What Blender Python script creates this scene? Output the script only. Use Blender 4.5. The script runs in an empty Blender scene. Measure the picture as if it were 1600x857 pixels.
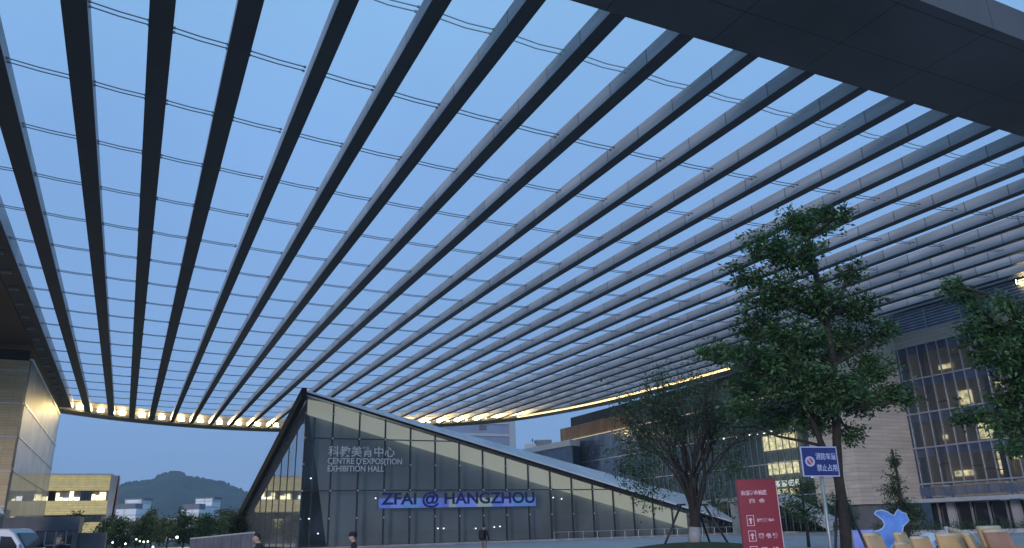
import bpy, bmesh, math, random
import numpy as np
from mathutils import Vector, Matrix
from math import radians as R, sin, cos, pi

S = bpy.context.scene
COL = S.collection
# ------------------------------------------------------------------ camera
FPX, PITCH, ROLL, EYE = 1200.0, R(18.3), math.atan(.028), 1.6
cam = bpy.data.cameras.new('camera'); camo = bpy.data.objects.new('camera', cam); COL.objects.link(camo)
cam.sensor_width = 36; cam.lens = 36 * FPX / 1600; cam.clip_end = 20000; cam.clip_start = .05
F_ = Vector((0, cos(PITCH), sin(PITCH))); R0 = Vector((1, 0, 0)); U0 = Vector((0, -sin(PITCH), cos(PITCH)))
R_ = cos(ROLL) * R0 - sin(ROLL) * U0; U_ = sin(ROLL) * R0 + cos(ROLL) * U0
m = Matrix((R_, U_, -F_)).transposed().to_4x4(); m.translation = (0, 0, EYE)
camo.matrix_world = m
S.camera = camo
# ------------------------------------------------------------------ sky, sun, exposure
SUN_EL, SUN_AZ = R(2.0), R(200)          # just above the horizon, behind the viewer
w = bpy.data.worlds.new('World'); S.world = w; w.use_nodes = True
nt = w.node_tree; nt.nodes.clear()
sky = nt.nodes.new('ShaderNodeTexSky'); sky.sky_type = 'NISHITA'; sky.sun_disc = False
sky.sun_elevation = SUN_EL; sky.sun_rotation = SUN_AZ; sky.air_density = 1.0; sky.dust_density = .6; sky.ozone_density = 3.0
bg = nt.nodes.new('ShaderNodeBackground'); bg.inputs[1].default_value = .15
ow = nt.nodes.new('ShaderNodeOutputWorld')
tcw = nt.nodes.new('ShaderNodeTexCoord'); sx = nt.nodes.new('ShaderNodeSeparateXYZ'); nt.links.new(tcw.outputs['Generated'], sx.inputs[0])
cr = nt.nodes.new('ShaderNodeValToRGB'); nt.links.new(sx.outputs[2], cr.inputs[0])
EXP = 1.0; KS = .1 * 2 ** EXP; bg.inputs[1].default_value = .1
for i_, (pos, c_) in enumerate([(0.0, (.250, .42, .76)), (.12, (.235, .415, .77)), (.45, (.240, .455, .84)), (.75, (.285, .55, .88))]):
    e_ = cr.color_ramp.elements[i_] if i_ < 2 else cr.color_ramp.elements.new(pos)
    e_.position = pos; e_.color = (*c_, 1)
sc_ = nt.nodes.new('ShaderNodeVectorMath'); sc_.operation = 'SCALE'; sc_.inputs['Scale'].default_value = 1 / KS; nt.links.new(cr.outputs[0], sc_.inputs[0])
mxw = nt.nodes.new('ShaderNodeMix'); mxw.data_type = 'RGBA'; mxw.inputs[0].default_value = .94; nt.links.new(sky.outputs[0], mxw.inputs[6]); nt.links.new(sc_.outputs[0], mxw.inputs[7])
nw = nt.nodes.new('ShaderNodeTexNoise'); nw.inputs['Scale'].default_value = 2.2; nw.inputs['Detail'].default_value = 6; nt.links.new(tcw.outputs['Generated'], nw.inputs[0])
mw = nt.nodes.new('ShaderNodeMapRange'); mw.inputs[1].default_value = .35; mw.inputs[2].default_value = .7; mw.inputs[3].default_value = .97; mw.inputs[4].default_value = 1.06; nt.links.new(nw.outputs[0], mw.inputs[0])
cw = nt.nodes.new('ShaderNodeVectorMath'); cw.operation = 'SCALE'; nt.links.new(mxw.outputs[2], cw.inputs[0]); nt.links.new(mw.outputs[0], cw.inputs['Scale'])
nt.links.new(cw.outputs[0], bg.inputs[0]); nt.links.new(bg.outputs[0], ow.inputs[0])
sun = bpy.data.lights.new('sun', 'SUN'); sun.energy = .7; sun.angle = R(10); sun.color = (1, .90, .92)
suno = bpy.data.objects.new('sun', sun); COL.objects.link(suno)
sd = Vector((sin(SUN_AZ) * cos(R(8)), cos(SUN_AZ) * cos(R(8)), sin(R(8))))
suno.rotation_euler = (-sd).to_track_quat('-Z', 'Y').to_euler()
S.view_settings.view_transform = 'Standard'; S.view_settings.look = 'None'
S.view_settings.exposure = EXP; S.view_settings.gamma = 1
S.view_settings.use_curve_mapping = False
S.render.engine = 'CYCLES'
S.cycles.max_bounces = 5; S.cycles.transparent_max_bounces = 16

# ------------------------------------------------------------------ geometry helpers
TH = R(26.11)                            # the square's grid is turned by this much
E_ = Vector((cos(TH), sin(TH), 0)); D_ = Vector((-sin(TH), cos(TH), 0))
def W(u, s, z=0): return E_ * u + D_ * s + Vector((0, 0, z))
def ray(px, py): return F_ + R_ * ((px - 800) / FPX) - U_ * ((py - 428.5) / FPX)
def at(px, py, Y):                       # world point seen at that spot of the photo, Y metres ahead
    r = ray(px, py); return Vector((0, 0, EYE)) + r * (Y / r.y)
def atx(px, py, Y): p = at(px, py, Y); return p.x

def tag(o, label=None, cat=None, group=None, kind=None):
    if label: o['label'] = label
    if cat: o['category'] = cat
    if group: o['group'] = group
    if kind: o['kind'] = kind
    return o
def empty(name, loc, rz=0, label=None, cat=None, group=None):
    o = bpy.data.objects.new(name, None); COL.objects.link(o); o.empty_display_size = .3
    o.location = loc; o.rotation_euler = (0, 0, rz); return tag(o, label, cat, group)
def groot(name, u, s, z, label, cat, group=None):       # a thing aligned with the square's grid; local = (u,s,z)-(u0,s0,z0)
    o = empty(name, W(u, s, z), TH, label, cat, group); o['_u'] = 0
    del o['_u']; ORG[o.name] = Vector((u, s, z)); return o
ORG = {}

class MB:
    def __init__(s): s.v = []; s.f = []; s.smooth = False
    def poly(s, pts):
        n = len(s.v); s.v += [tuple(p) for p in pts]; s.f.append(tuple(range(n, n + len(pts)))); return s
    def hexa(s, b, t):                   # bottom 4, top 4 (same winding, ccw from above)
        n = len(s.v); s.v += [tuple(p) for p in b] + [tuple(p) for p in t]
        k = len(b)
        s.f.append(tuple(n + i for i in reversed(range(k)))); s.f.append(tuple(n + k + i for i in range(k)))
        for i in range(k): j = (i + 1) % k; s.f.append((n + i, n + j, n + k + j, n + k + i))
        return s
    def box(s, x0, x1, y0, y1, z0, z1):
        return s.hexa([(x0, y0, z0), (x1, y0, z0), (x1, y1, z0), (x0, y1, z0)], [(x0, y0, z1), (x1, y0, z1), (x1, y1, z1), (x0, y1, z1)])
    def tube(s, pts, rad, n=6, cap=True):
        pts = [Vector(p) for p in pts]
        if not hasattr(rad, '__len__'): rad = [rad] * len(pts)
        base = len(s.v); a = None
        for i, p in enumerate(pts):
            t = (pts[min(i + 1, len(pts) - 1)] - pts[max(i - 1, 0)])
            if t.length < 1e-9: t = Vector((0, 0, 1))
            t.normalize()
            if a is None: a = t.orthogonal().normalized()
            else:
                a = (a - t * a.dot(t))
                a = a.normalized() if a.length > 1e-6 else t.orthogonal().normalized()
            b = t.cross(a)
            for k in range(n):
                q = 2 * pi * k / n; s.v.append(tuple(p + (a * cos(q) + b * sin(q)) * rad[i]))
        for i in range(len(pts) - 1):
            for k in range(n):
                j = (k + 1) % n; s.f.append((base + i * n + k, base + i * n + j, base + (i + 1) * n + j, base + (i + 1) * n + k))
        if cap:
            s.f.append(tuple(base + k for k in reversed(range(n)))); e = base + (len(pts) - 1) * n; s.f.append(tuple(e + k for k in range(n)))
        return s
    def lathe(s, prof, c=(0, 0, 0), n=16):   # profile of (r,z)
        base = len(s.v)
        for r, z in prof:
            for k in range(n): q = 2 * pi * k / n; s.v.append((c[0] + r * cos(q), c[1] + r * sin(q), c[2] + z))
        for i in range(len(prof) - 1):
            for k in range(n):
                j = (k + 1) % n; s.f.append((base + i * n + k, base + i * n + j, base + (i + 1) * n + j, base + (i + 1) * n + k))
        s.f.append(tuple(base + k for k in reversed(range(n)))); e = base + (len(prof) - 1) * n; s.f.append(tuple(e + k for k in range(n)))
        return s
    def prism(s, outline, y0, y1):       # outline in x,z, extruded along y
        a = [(x, y0, z) for x, z in outline]; b = [(x, y1, z) for x, z in outline]
        n = len(s.v); k = len(a); s.v += a + b
        s.f.append(tuple(n + i for i in range(k))); s.f.append(tuple(n + k + i for i in reversed(range(k))))
        for i in range(k): j = (i + 1) % k; s.f.append((n + j, n + i, n + k + i, n + k + j))
        return s
    def build(s, name, mat, parent=None, bevel=0, smooth=False, fix=True):
        rt_ = parent
        while rt_ and rt_.parent: rt_ = rt_.parent
        org = ORG.get(rt_.name, Vector()) if rt_ else Vector()
        me = bpy.data.meshes.new(name)
        me.from_pydata([(x - org.x, y - org.y, z - org.z) for x, y, z in s.v], [], s.f)
        if fix:
            bm = bmesh.new(); bm.from_mesh(me); bmesh.ops.recalc_face_normals(bm, faces=bm.faces); bm.to_mesh(me); bm.free()
        if smooth:
            for p in me.polygons: p.use_smooth = True
        me.materials.append(mat)
        o = bpy.data.objects.new(name, me); COL.objects.link(o)
        if parent: o.parent = parent
        if bevel:
            b = o.modifiers.new('bevel', 'BEVEL'); b.width = bevel; b.segments = 2; b.limit_method = 'ANGLE'
        return o
def kids(o): return [c for c in bpy.data.objects if c.parent == o]
def copy_tree(o, parent=None):
    c = o.copy(); COL.objects.link(c); c.parent = parent
    for ch in kids(o): copy_tree(ch, c)
    return c

# ------------------------------------------------------------------ materials
def mat(name, col, rough=.6, metal=0, var=.15, scale=3.0, bump=0, emit=None, es=0, spec=.5, stretch=(1, 1, 1), alpha_mix=None, detail=5):
    m = bpy.data.materials.new(name); m.use_nodes = True; n = m.node_tree.nodes; l = m.node_tree.links
    p = n['Principled BSDF']; p.inputs['Roughness'].default_value = rough; p.inputs['Metallic'].default_value = metal
    p.inputs['Specular IOR Level'].default_value = spec
    tc = n.new('ShaderNodeTexCoord'); mp = n.new('ShaderNodeMapping'); mp.inputs['Scale'].default_value = stretch
    l.new(tc.outputs['Object'], mp.inputs[0])
    no = n.new('ShaderNodeTexNoise'); no.inputs['Scale'].default_value = scale; no.inputs['Detail'].default_value = detail
    l.new(mp.outputs[0], no.inputs[0])
    mr = n.new('ShaderNodeMapRange'); mr.inputs[1].default_value = .3; mr.inputs[2].default_value = .7
    mr.inputs[3].default_value = 1 - var; mr.inputs[4].default_value = 1 + var; l.new(no.outputs[0], mr.inputs[0])
    mx = n.new('ShaderNodeMix'); mx.data_type = 'RGBA'; mx.blend_type = 'MULTIPLY'; mx.inputs[0].default_value = 1
    mx.inputs[6].default_value = (*col, 1); l.new(mr.outputs[0], mx.inputs[7]); l.new(mx.outputs[2], p.inputs['Base Color'])
    if bump:
        b = n.new('ShaderNodeBump'); b.inputs['Strength'].default_value = bump; b.inputs['Distance'].default_value = .02
        l.new(no.outputs[0], b.inputs['Height']); l.new(b.outputs[0], p.inputs['Normal'])
    if emit: p.inputs['Emission Color'].default_value = (*emit, 1); p.inputs['Emission Strength'].default_value = es
    if alpha_mix is not None:
        tr = n.new('ShaderNodeBsdfTransparent'); ms = n.new('ShaderNodeMixShader'); ms.inputs[0].default_value = alpha_mix
        l.new(tr.outputs[0], ms.inputs[1]); l.new(p.outputs[0], ms.inputs[2]); l.new(ms.outputs[0], n['Material Output'].inputs[0])
    m['mix'] = 0; del m['mix']
    return m
def add_lines(m, axis, period, width, dark, offset=0.0, second=None):
    """seams or grooves: a thin line every `period` along an object axis, multiplied into the colour"""
    n = m.node_tree.nodes; l = m.node_tree.links; p = n['Principled BSDF']
    src = p.inputs['Base Color'].links[0].from_socket
    tc = n.new('ShaderNodeTexCoord'); sp = n.new('ShaderNodeSeparateXYZ'); l.new(tc.outputs['Object'], sp.inputs[0])
    ad = n.new('ShaderNodeMath'); ad.operation = 'ADD'; ad.inputs[1].default_value = 1000 * period + offset; l.new(sp.outputs[axis], ad.inputs[0])
    mo = n.new('ShaderNodeMath'); mo.operation = 'MODULO'; mo.inputs[1].default_value = period; l.new(ad.outputs[0], mo.inputs[0])
    lt = n.new('ShaderNodeMath'); lt.operation = 'LESS_THAN'; lt.inputs[1].default_value = width; l.new(mo.outputs[0], lt.inputs[0])
    mx = n.new('ShaderNodeMix'); mx.data_type = 'RGBA'; mx.blend_type = 'MULTIPLY'; l.new(lt.outputs[0], mx.inputs[0])
    l.new(src, mx.inputs[6]); mx.inputs[7].default_value = (dark, dark, dark, 1); l.new(mx.outputs[2], p.inputs['Base Color'])
    return m
def panel_tint(m, axes, sizes, amt=.12):
    """every panel its own slight tone"""
    n = m.node_tree.nodes; l = m.node_tree.links; p = n['Principled BSDF']
    src = p.inputs['Base Color'].links[0].from_socket
    tc = n.new('ShaderNodeTexCoord'); sn = n.new('ShaderNodeVectorMath'); sn.operation = 'SNAP'
    sn.inputs[1].default_value = sizes; l.new(tc.outputs['Object'], sn.inputs[0])
    wn = n.new('ShaderNodeTexWhiteNoise'); l.new(sn.outputs[0], wn.inputs[0])
    mr = n.new('ShaderNodeMapRange'); mr.inputs[3].default_value = 1 - amt; mr.inputs[4].default_value = 1 + amt; l.new(wn.outputs[0], mr.inputs[0])
    mx = n.new('ShaderNodeMix'); mx.data_type = 'RGBA'; mx.blend_type = 'MULTIPLY'; mx.inputs[0].default_value = 1
    l.new(src, mx.inputs[6]); l.new(mr.outputs[0], mx.inputs[7]); l.new(mx.outputs[2], p.inputs['Base Color'])
    return m
M = {}
M['under'] = mat('underside_shade', (.045, .046, .05), .6, 0, .15, .5)  # near-black tone carries the shade on the beam bottoms
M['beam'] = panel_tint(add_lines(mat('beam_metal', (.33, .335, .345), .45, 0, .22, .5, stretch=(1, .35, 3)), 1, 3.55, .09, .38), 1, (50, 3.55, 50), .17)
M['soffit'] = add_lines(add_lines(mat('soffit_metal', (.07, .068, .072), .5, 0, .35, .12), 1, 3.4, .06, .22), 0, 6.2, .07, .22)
M['edge'] = mat('edge_metal', (.20, .19, .17), .5, 0, .2, .5)
M['cable'] = mat('cable_steel', (.25, .26, .28), .35, .8, .1, 1)
M['cable_lit'] = mat('lit_cable', (.62, .64, .60), .35, .3, .1, 1)  # lit copy of the cable steel, floodlight put into its colour
M['dark_metal'] = mat('dark_metal', (.035, .04, .045), .45, .3, .2, 2)
M['roof'] = panel_tint(add_lines(mat('roof_metal', (.60, .64, .70), .5, 0, .1, .4), 0, 1.5, .06, .6), 0, (1.5, 50, 50), .07)
M['roof_edge'] = mat('roof_edge', (.016, .016, .019), .8, 0, .1, .5, spec=.15)
M['glass'] = mat('hall_glass', (.035, .045, .05), .04, 0, .25, .15, alpha_mix=.34, spec=.9)
M['side_glass'] = mat('side_glass', (.50, .53, .56), .03, .75, .12, .2, alpha_mix=.92, spec=1.0)
M['blind'] = mat('inner_blind', (.40, .46, .49), .8, 0, .35, .10, emit=(.5, .6, .5), es=.012)  # faint glow stands in for dim interior light
M['soffit_lit'] = panel_tint(mat('soffit_glow', (.55, .55, .40), .7, 0, .12, .4, emit=(.74, .78, .66), es=.32), 0, (3.03, 50, 50), .06)  # soffit band, its glow stands in for interior light falling on it
M['pale'] = mat('pale_stone', (.55, .56, .58), .6, 0, .1, .8)
M['white'] = mat('white_paint', (.75, .76, .78), .5, 0, .06, 1)
M['letter'] = mat('frosted_letter', (.42, .46, .50), .6, 0, .05, 2, emit=(.6, .7, .8), es=.01)
M['navy'] = mat('navy_letter', (.012, .016, .12), .5, 0, .05, 2)
M['screen'] = mat('led_screen', (.02, .03, .1), .4, 0, .3, .5, emit=(.09, .16, .60), es=.18)
M['beige'] = panel_tint(add_lines(add_lines(mat('beige_panels', (.70, .55, .33), .65, 0, .14, .5, stretch=(.4, .4, 3)), 2, .32, .035, .72), 0, 4.0, .04, .7), 0, (4, 4, .32), .06)
M['beige_r'] = panel_tint(add_lines(add_lines(mat('beige_cladding', (.47, .42, .36), .65, 0, .14, .5, stretch=(.4, .4, 3)), 2, .42, .05, .68), 0, 3.0, .04, .75), 0, (3, 3, .42), .07)
M['brown'] = panel_tint(add_lines(mat('brown_cladding', (.46, .24, .11), .6, 0, .2, .4), 1, 1.3, .06, .6), 1, (50, 1.3, 50), .12)
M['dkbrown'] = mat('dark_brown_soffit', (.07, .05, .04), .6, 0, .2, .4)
M['strip'] = mat('light_strip', (.8, .7, .5), .5, emit=(1, .70, .30), es=2.0)
M['lamp'] = mat('lamp_lens', (.9, .85, .7), .4, emit=(1, .80, .36), es=25)
M['lampw'] = mat('lamp_globe', (.9, .9, .9), .4, emit=(.9, 1, .85), es=2.2)
M['fac_glass'] = mat('facade_glass', (.02, .03, .04), .06, 0, .3, .3, alpha_mix=.55, spec=.9)
M['blue_glass'] = panel_tint(add_lines(mat('blue_glass', (.10, .13, .19), .12, .1, .3, .6, spec=.9), 1, 1.2, .09, 1.7), 1, (50, 1.2, 1.9), .25)
M['fitting'] = mat('fitting_steel', (.5, .52, .55), .4, .3)
M['mull'] = mat('mullion', (.36, .38, .42), .4, .4, .1, 1)
M['curtain'] = panel_tint(mat('drawn_curtain', (.26, .22, .19), .8, 0, .3, .9, stretch=(1, 4, .2), emit=(.48, .43, .38), es=.085), 1, (50, 1.25, 3.86), .35)  # curtain glow stands in for light in the rooms
M['spandrel'] = panel_tint(mat('spandrel', (.05, .07, .12), .25, .1, .2, 1), 1, (50, 1.25, 50), .3)
M['litwin'] = mat('lit_window', (1, .90, .50), .5, 0, .6, 1.9, emit=(1, .93, .50), es=1.2)
add_lines(add_lines(M['litwin'], 1, .62, .05, .35), 2, .8, .05, .4)
_n = M['litwin'].node_tree; _p = _n.nodes['Principled BSDF']; _n.links.new(_p.inputs['Base Color'].links[0].from_socket, _p.inputs['Emission Color'])
M['litcool'] = mat('lit_canopy', (.7, .7, .7), .5, 0, .5, 1.5, emit=(.85, .95, .9), es=1.1)
M['dkglass'] = mat('dark_glass', (.01, .013, .017), .05, 0, .2, .5, spec=.8)
M['ochre'] = panel_tint(add_lines(mat('ochre_ribs', (.50, .42, .20), .6, 0, .25, 1, emit=(.85, .74, .36), es=.15), 2, .5, .10, .6), 2, (50, 50, .5), .18)  # glow added to the ribs in place of light on the wall
M['grey'] = mat('grey_render', (.14, .145, .16), .7, 0, .2, .8)
M['lgrey'] = mat('light_grey', (.40, .42, .45), .7, 0, .12, .4)
M['concrete'] = mat('concrete', (.28, .28, .29), .75, 0, .2, .8, bump=.3)
M['tower'] = mat('tower_render', (.82, .85, .88), .7, 0, .08, .1)
M['red'] = mat('red_enamel', (.22, .003, .026), .35, 0, .06, 1.5)
M['pink'] = mat('pale_lettering', (.72, .50, .56), .5)
M['signblue'] = mat('sign_blue', (.02, .028, .14), .35, 0, .1, 3)
M['signwhite'] = mat('sign_white', (.38, .43, .62), .5, 0, .08, 5)
M['signred'] = mat('sign_red', (.35, .06, .06), .5)
M['galv'] = mat('galvanised', (.32, .34, .33), .45, .5, .15, 4)
M['cutblue'] = mat('cutout_blue', (.15, .31, .76), .5, 0, .35, 1.6)
M['cutedge'] = mat('cutout_edge', (.45, .60, .85), .5)
M['poster'] = mat('poster_print', (.28, .34, .80), .5, 0, .25, 2)
M['tan'] = mat('tan_leather', (.56, .36, .17), .5, 0, .18, 2.5, bump=.2)
M['cream'] = mat('cream_leather', (.62, .50, .34), .5, 0, .15, 3)
M['redtan'] = mat('reddish_leather', (.40, .20, .12), .5, 0, .2, 2.5, bump=.2)
M['lilac'] = mat('lilac_fabric', (.42, .36, .55), .8, 0, .2, 6, bump=.3)
M['van'] = mat('van_paint', (.62, .64, .70), .25, .1, .05, 1)
M['rubber'] = mat('rubber', (.02, .02, .02), .8)
M['bark'] = mat('bark', (.03, .026, .022), .9, 0, .35, 9, bump=.6)
M['bark2'] = mat('smooth_bark', (.028, .023, .02), .85, 0, .3, 7, bump=.4)
M['lime'] = mat('limewash', (.32, .33, .33), .8, 0, .15, 8)
M['skin'] = mat('skin', (.45, .28, .20), .6, 0, .05, 8)
M['hair'] = mat('hair', (.012, .01, .01), .6)
M['black'] = mat('black_cloth', (.012, .013, .017), .8, 0, .3, 6, bump=.2)
M['greycloth'] = mat('grey_cloth', (.16, .16, .17), .8, 0, .2, 6)
def leafmat(name, col, var=.45):
    m = mat(name, col, .55, 0, var, 1.3, spec=.35)
    n = m.node_tree.nodes; l = m.node_tree.links; p = n['Principled BSDF']
    src = p.inputs['Base Color'].links[0].from_socket
    ge_ = n.new('ShaderNodeNewGeometry'); mr2 = n.new('ShaderNodeMapRange'); mr2.inputs[3].default_value = .55; mr2.inputs[4].default_value = 1.55
    l.new(ge_.outputs['Random Per Island'], mr2.inputs[0]); mx2 = n.new('ShaderNodeMix'); mx2.data_type = 'RGBA'; mx2.blend_type = 'MULTIPLY'; mx2.inputs[0].default_value = 1
    l.new(src, mx2.inputs[6]); l.new(mr2.outputs[0], mx2.inputs[7]); src = mx2.outputs[2]; l.new(src, p.inputs['Base Color'])
    tl = n.new('ShaderNodeBsdfTranslucent'); l.new(src, tl.inputs[0])
    ms = n.new('ShaderNodeMixShader'); ms.inputs[0].default_value = .3
    l.new(p.outputs[0], ms.inputs[1]); l.new(tl.outputs[0], ms.inputs[2]); l.new(ms.outputs[0], n['Material Output'].inputs[0])
    return m
M['leaf'] = leafmat('leaf_green', (.06, .125, .05))
M['leaf2'] = leafmat('leaf_dark', (.055, .10, .05))
M['leaf3'] = leafmat('leaf_olive', (.055, .09, .035))
M['grass'] = mat('grass_ground', (.035, .06, .025), .95, 0, .4, 3, bump=.6)

# ------------------------------------------------------------------ ground, hill
g = mat('plaza_paving', (.40, .41, .43), .55, 0, .12, .25, bump=.05)
n = g.node_tree.nodes; l = g.node_tree.links; p = n['Principled BSDF']
src = p.inputs['Base Color'].links[0].from_socket
tc = n.new('ShaderNodeTexCoord'); bk = n.new('ShaderNodeTexBrick'); bk.inputs['Scale'].default_value = 1
bk.inputs['Color1'].default_value = (.92, .92, .92, 1); bk.inputs['Color2'].default_value = (1.08, 1.08, 1.08, 1); bk.inputs['Mortar'].default_value = (.55, .55, .55, 1)
bk.inputs['Brick Width'].default_value = 1.2; bk.inputs['Row Height'].default_value = .6; bk.inputs['Mortar Size'].default_value = .012
l.new(tc.outputs['Object'], bk.inputs[0])
mx = n.new('ShaderNodeMix'); mx.data_type = 'RGBA'; mx.blend_type = 'MULTIPLY'; mx.inputs[0].default_value = 1
l.new(src, mx.inputs[6]); l.new(bk.outputs[0], mx.inputs[7]); l.new(mx.outputs[2], p.inputs['Base Color'])
q = MB().poly([(-40, -60, .004), (130, -60, .004), (130, 150, .004), (-40, 150, .004)]).build('plaza', g); q.rotation_euler.z = TH; tag(q, kind='structure')
q = MB().poly([(-9000, -3000, 0), (9000, -3000, 0), (9000, 9000, 0), (-9000, 9000, 0)]).build('ground', mat('far_ground', (.06, .075, .05), .95, 0, .4, .02)); tag(q, kind='structure')

def ridge_noise(x, seed=0):
    return 6 * sin(x * .013 + seed) + 4 * sin(x * .037 + 1.3 * seed) + 2.2 * sin(x * .11 + seed * 2) + 1.4 * sin(x * .27 + 3 * seed)
prof = [(-300, 815), (0, 790), (120, 770), (178, 761), (205, 754), (232, 753), (250, 743), (262, 739), (275, 737), (285, 740), (300, 746), (320, 747), (345, 752), (370, 762), (392, 772), (430, 788), (520, 800), (700, 806), (900, 800), (1200, 792), (1500, 800), (1900, 812)]
mb = MB(); HY = 1500
rng = random.Random(5)
cols = []
for i in range(len(prof) - 1):
    (x0, y0), (x1, y1) = prof[i], prof[i + 1]
    k = max(1, int((x1 - x0) / 3))
    for j in range(k): t = j / k; cols.append((x0 + (x1 - x0) * t, y0 + (y1 - y0) * t))
cols.append(prof[-1])
rows = []
for r, (dyy, hf) in enumerate([(-420, 0), (-380, .08), (-340, .17), (-300, .27), (-260, .37), (-220, .47), (-180, .57), (-140, .67), (-105, .76), (-70, .85), (-35, .93), (0, 1), (120, .8), (400, 0)]):
    row = []
    for i, (px, py) in enumerate(cols):
        P = at(px, py, HY); h = P.z
        jag = (rng.uniform(-1.5, 4.5) if hf == 1 else 0) + (3.5 * sin(P.x * .012 + dyy * .021) * sin(dyy * .017 + P.x * .004) + 2.5 * sin(P.x * .031 - dyy * .045)) * (hf < 1)
        sc = (HY + dyy) / HY
        row.append((P.x * sc, HY + dyy, max(-2, h * hf + (jag if 0 < hf else -2))))
    rows.append(row)
nr = len(cols)
for row in rows: mb.v += row
for r in range(len(rows) - 1):
    for i in range(nr - 1): mb.f.append((r * nr + i, r * nr + i + 1, (r + 1) * nr + i + 1, (r + 1) * nr + i))
q = mb.build('hill', mat('hill_forest', (.018, .035, .03), .95, 0, .6, .03, bump=0)); tag(q, kind='structure')

# ------------------------------------------------------------------ canopy
def zc(s): return 24.6
ARC = [(-18, 159), (-13.5, 164.2), (-6.3, 171), (4.25, 178), (16, 182.7), (30.3, 184.6), (44, 179.5), (58.5, 170.3), (68.6, 161.9), (74.9, 154), (78.6, 143.8), (81.9, 131), (83.4, 117.3), (84.3, 100.4), (84.6, 84)]
def arc(u):
    for (a, b), (c, d) in zip(ARC, ARC[1:]):
        if u <= c: return b + (d - b) * (u - a) / (c - a)
    return ARC[-1][1]
can = groot('canopy', 30, 60, 0, 'vast slatted canopy of long grey beams and steel cables over the square', 'canopy')
right_edges = [-8.1, -4.2, -.6, 3.0, 6.9, 10.75, 14.7, 18.75, 22.8, 27.0, 31.0, 35.1, 38.9, 42.75, 46.7, 50.55, 54.6, 58.4, 61.95, 65.3, 68.6, 71.9, 75.3, 78.7, 82.4]
S0 = 25.25
for ur in right_edges:
    e = arc(ur) - 1.0; u0, u1 = ur - (1.03 if ur < 5 else .78 if ur < 25 else .64), ur; S0 = 25.25 if ur < 80 else 62
    bm_ = MB().hexa([(u0, S0, zc(S0)), (u1, S0, zc(S0)), (u1, e, zc(e)), (u0, e, zc(e))],
              [(u0, S0, zc(S0) + .88), (u1, S0, zc(S0) + .88), (u1, e, zc(e) + .88), (u0, e, zc(e) + .88)]).build('beam', M['beam'], can)
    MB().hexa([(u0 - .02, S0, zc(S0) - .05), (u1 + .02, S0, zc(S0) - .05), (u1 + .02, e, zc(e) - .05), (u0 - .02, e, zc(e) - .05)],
              [(u0 - .02, S0, zc(S0) - .003), (u1 + .02, S0, zc(S0) - .003), (u1 + .02, e, zc(e) - .003), (u0 - .02, e, zc(e) - .003)]).build('underside_shade', M['under'], bm_)  # thin dark sheet added as the beam's shaded bottom
RAILR = -11.0
def slab(u0, u1, s0, s1, lo, hi): return MB().hexa([(u0, s0, zc(s0) + lo), (u1, s0, zc(s0) + lo), (u1, s1, zc(s1) + lo), (u0, s1, zc(s1) + lo)],
                                                 [(u0, s0, zc(s0) + hi), (u1, s0, zc(s0) + hi), (u1, s1, zc(s1) + hi), (u0, s1, zc(s1) + hi)])
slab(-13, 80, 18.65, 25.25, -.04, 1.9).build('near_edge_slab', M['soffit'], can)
sb_ = slab(-12.7, RAILR, 25.25, 161.5, -.02, 1.3).build('side_edge_beam', M['beam'], can); slab(-12.68, RAILR - .02, 25.3, 161.4, -.07, -.023).build('underside_shade', M['under'], sb_)
slab(79.6, 90, 25.25, 61.5, -.02, 1.7).build('side_edge_beam', M['beam'], can)
# curved far edge: dark ring beam
mb = MB(); pts = []
for a, b in zip(ARC, ARC[1:]):
    for k in range(4): t = k / 4; pts.append((a[0] + (b[0] - a[0]) * t, a[1] + (b[1] - a[1]) * t))
pts.append(ARC[-1])
def smooth(p):
    for _ in range(3): p = [p[0]] + [((p[i - 1][0] + 2 * p[i][0] + p[i + 1][0]) / 4, (p[i - 1][1] + 2 * p[i][1] + p[i + 1][1]) / 4) for i in range(1, len(p) - 1)] + [p[-1]]
    return p
pts = smooth(pts)
sec = [(-1.9, -.2), (-1.9, .25), (-.15, .5), (-.15, 2.3), (.8, 2.3), (.8, -.5), (-.2, -.7)]
K = len(sec)
for i, (u, s) in enumerate(pts):
    a = pts[max(0, i - 1)]; b = pts[min(len(pts) - 1, i + 1)]; t = Vector((b[0] - a[0], b[1] - a[1])).normalized(); nn = Vector((-t.y, t.x))
    for o, h in sec: mb.v.append((u + nn.x * o, s + nn.y * o, zc(s) + h))
for i in range(len(pts) - 1):
    for k in range(K): j = (k + 1) % K; mb.f.append((i * K + k, i * K + j, (i + 1) * K + j, (i + 1) * K + k))
mb.build('curved_edge_beam', M['edge'], can)
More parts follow.
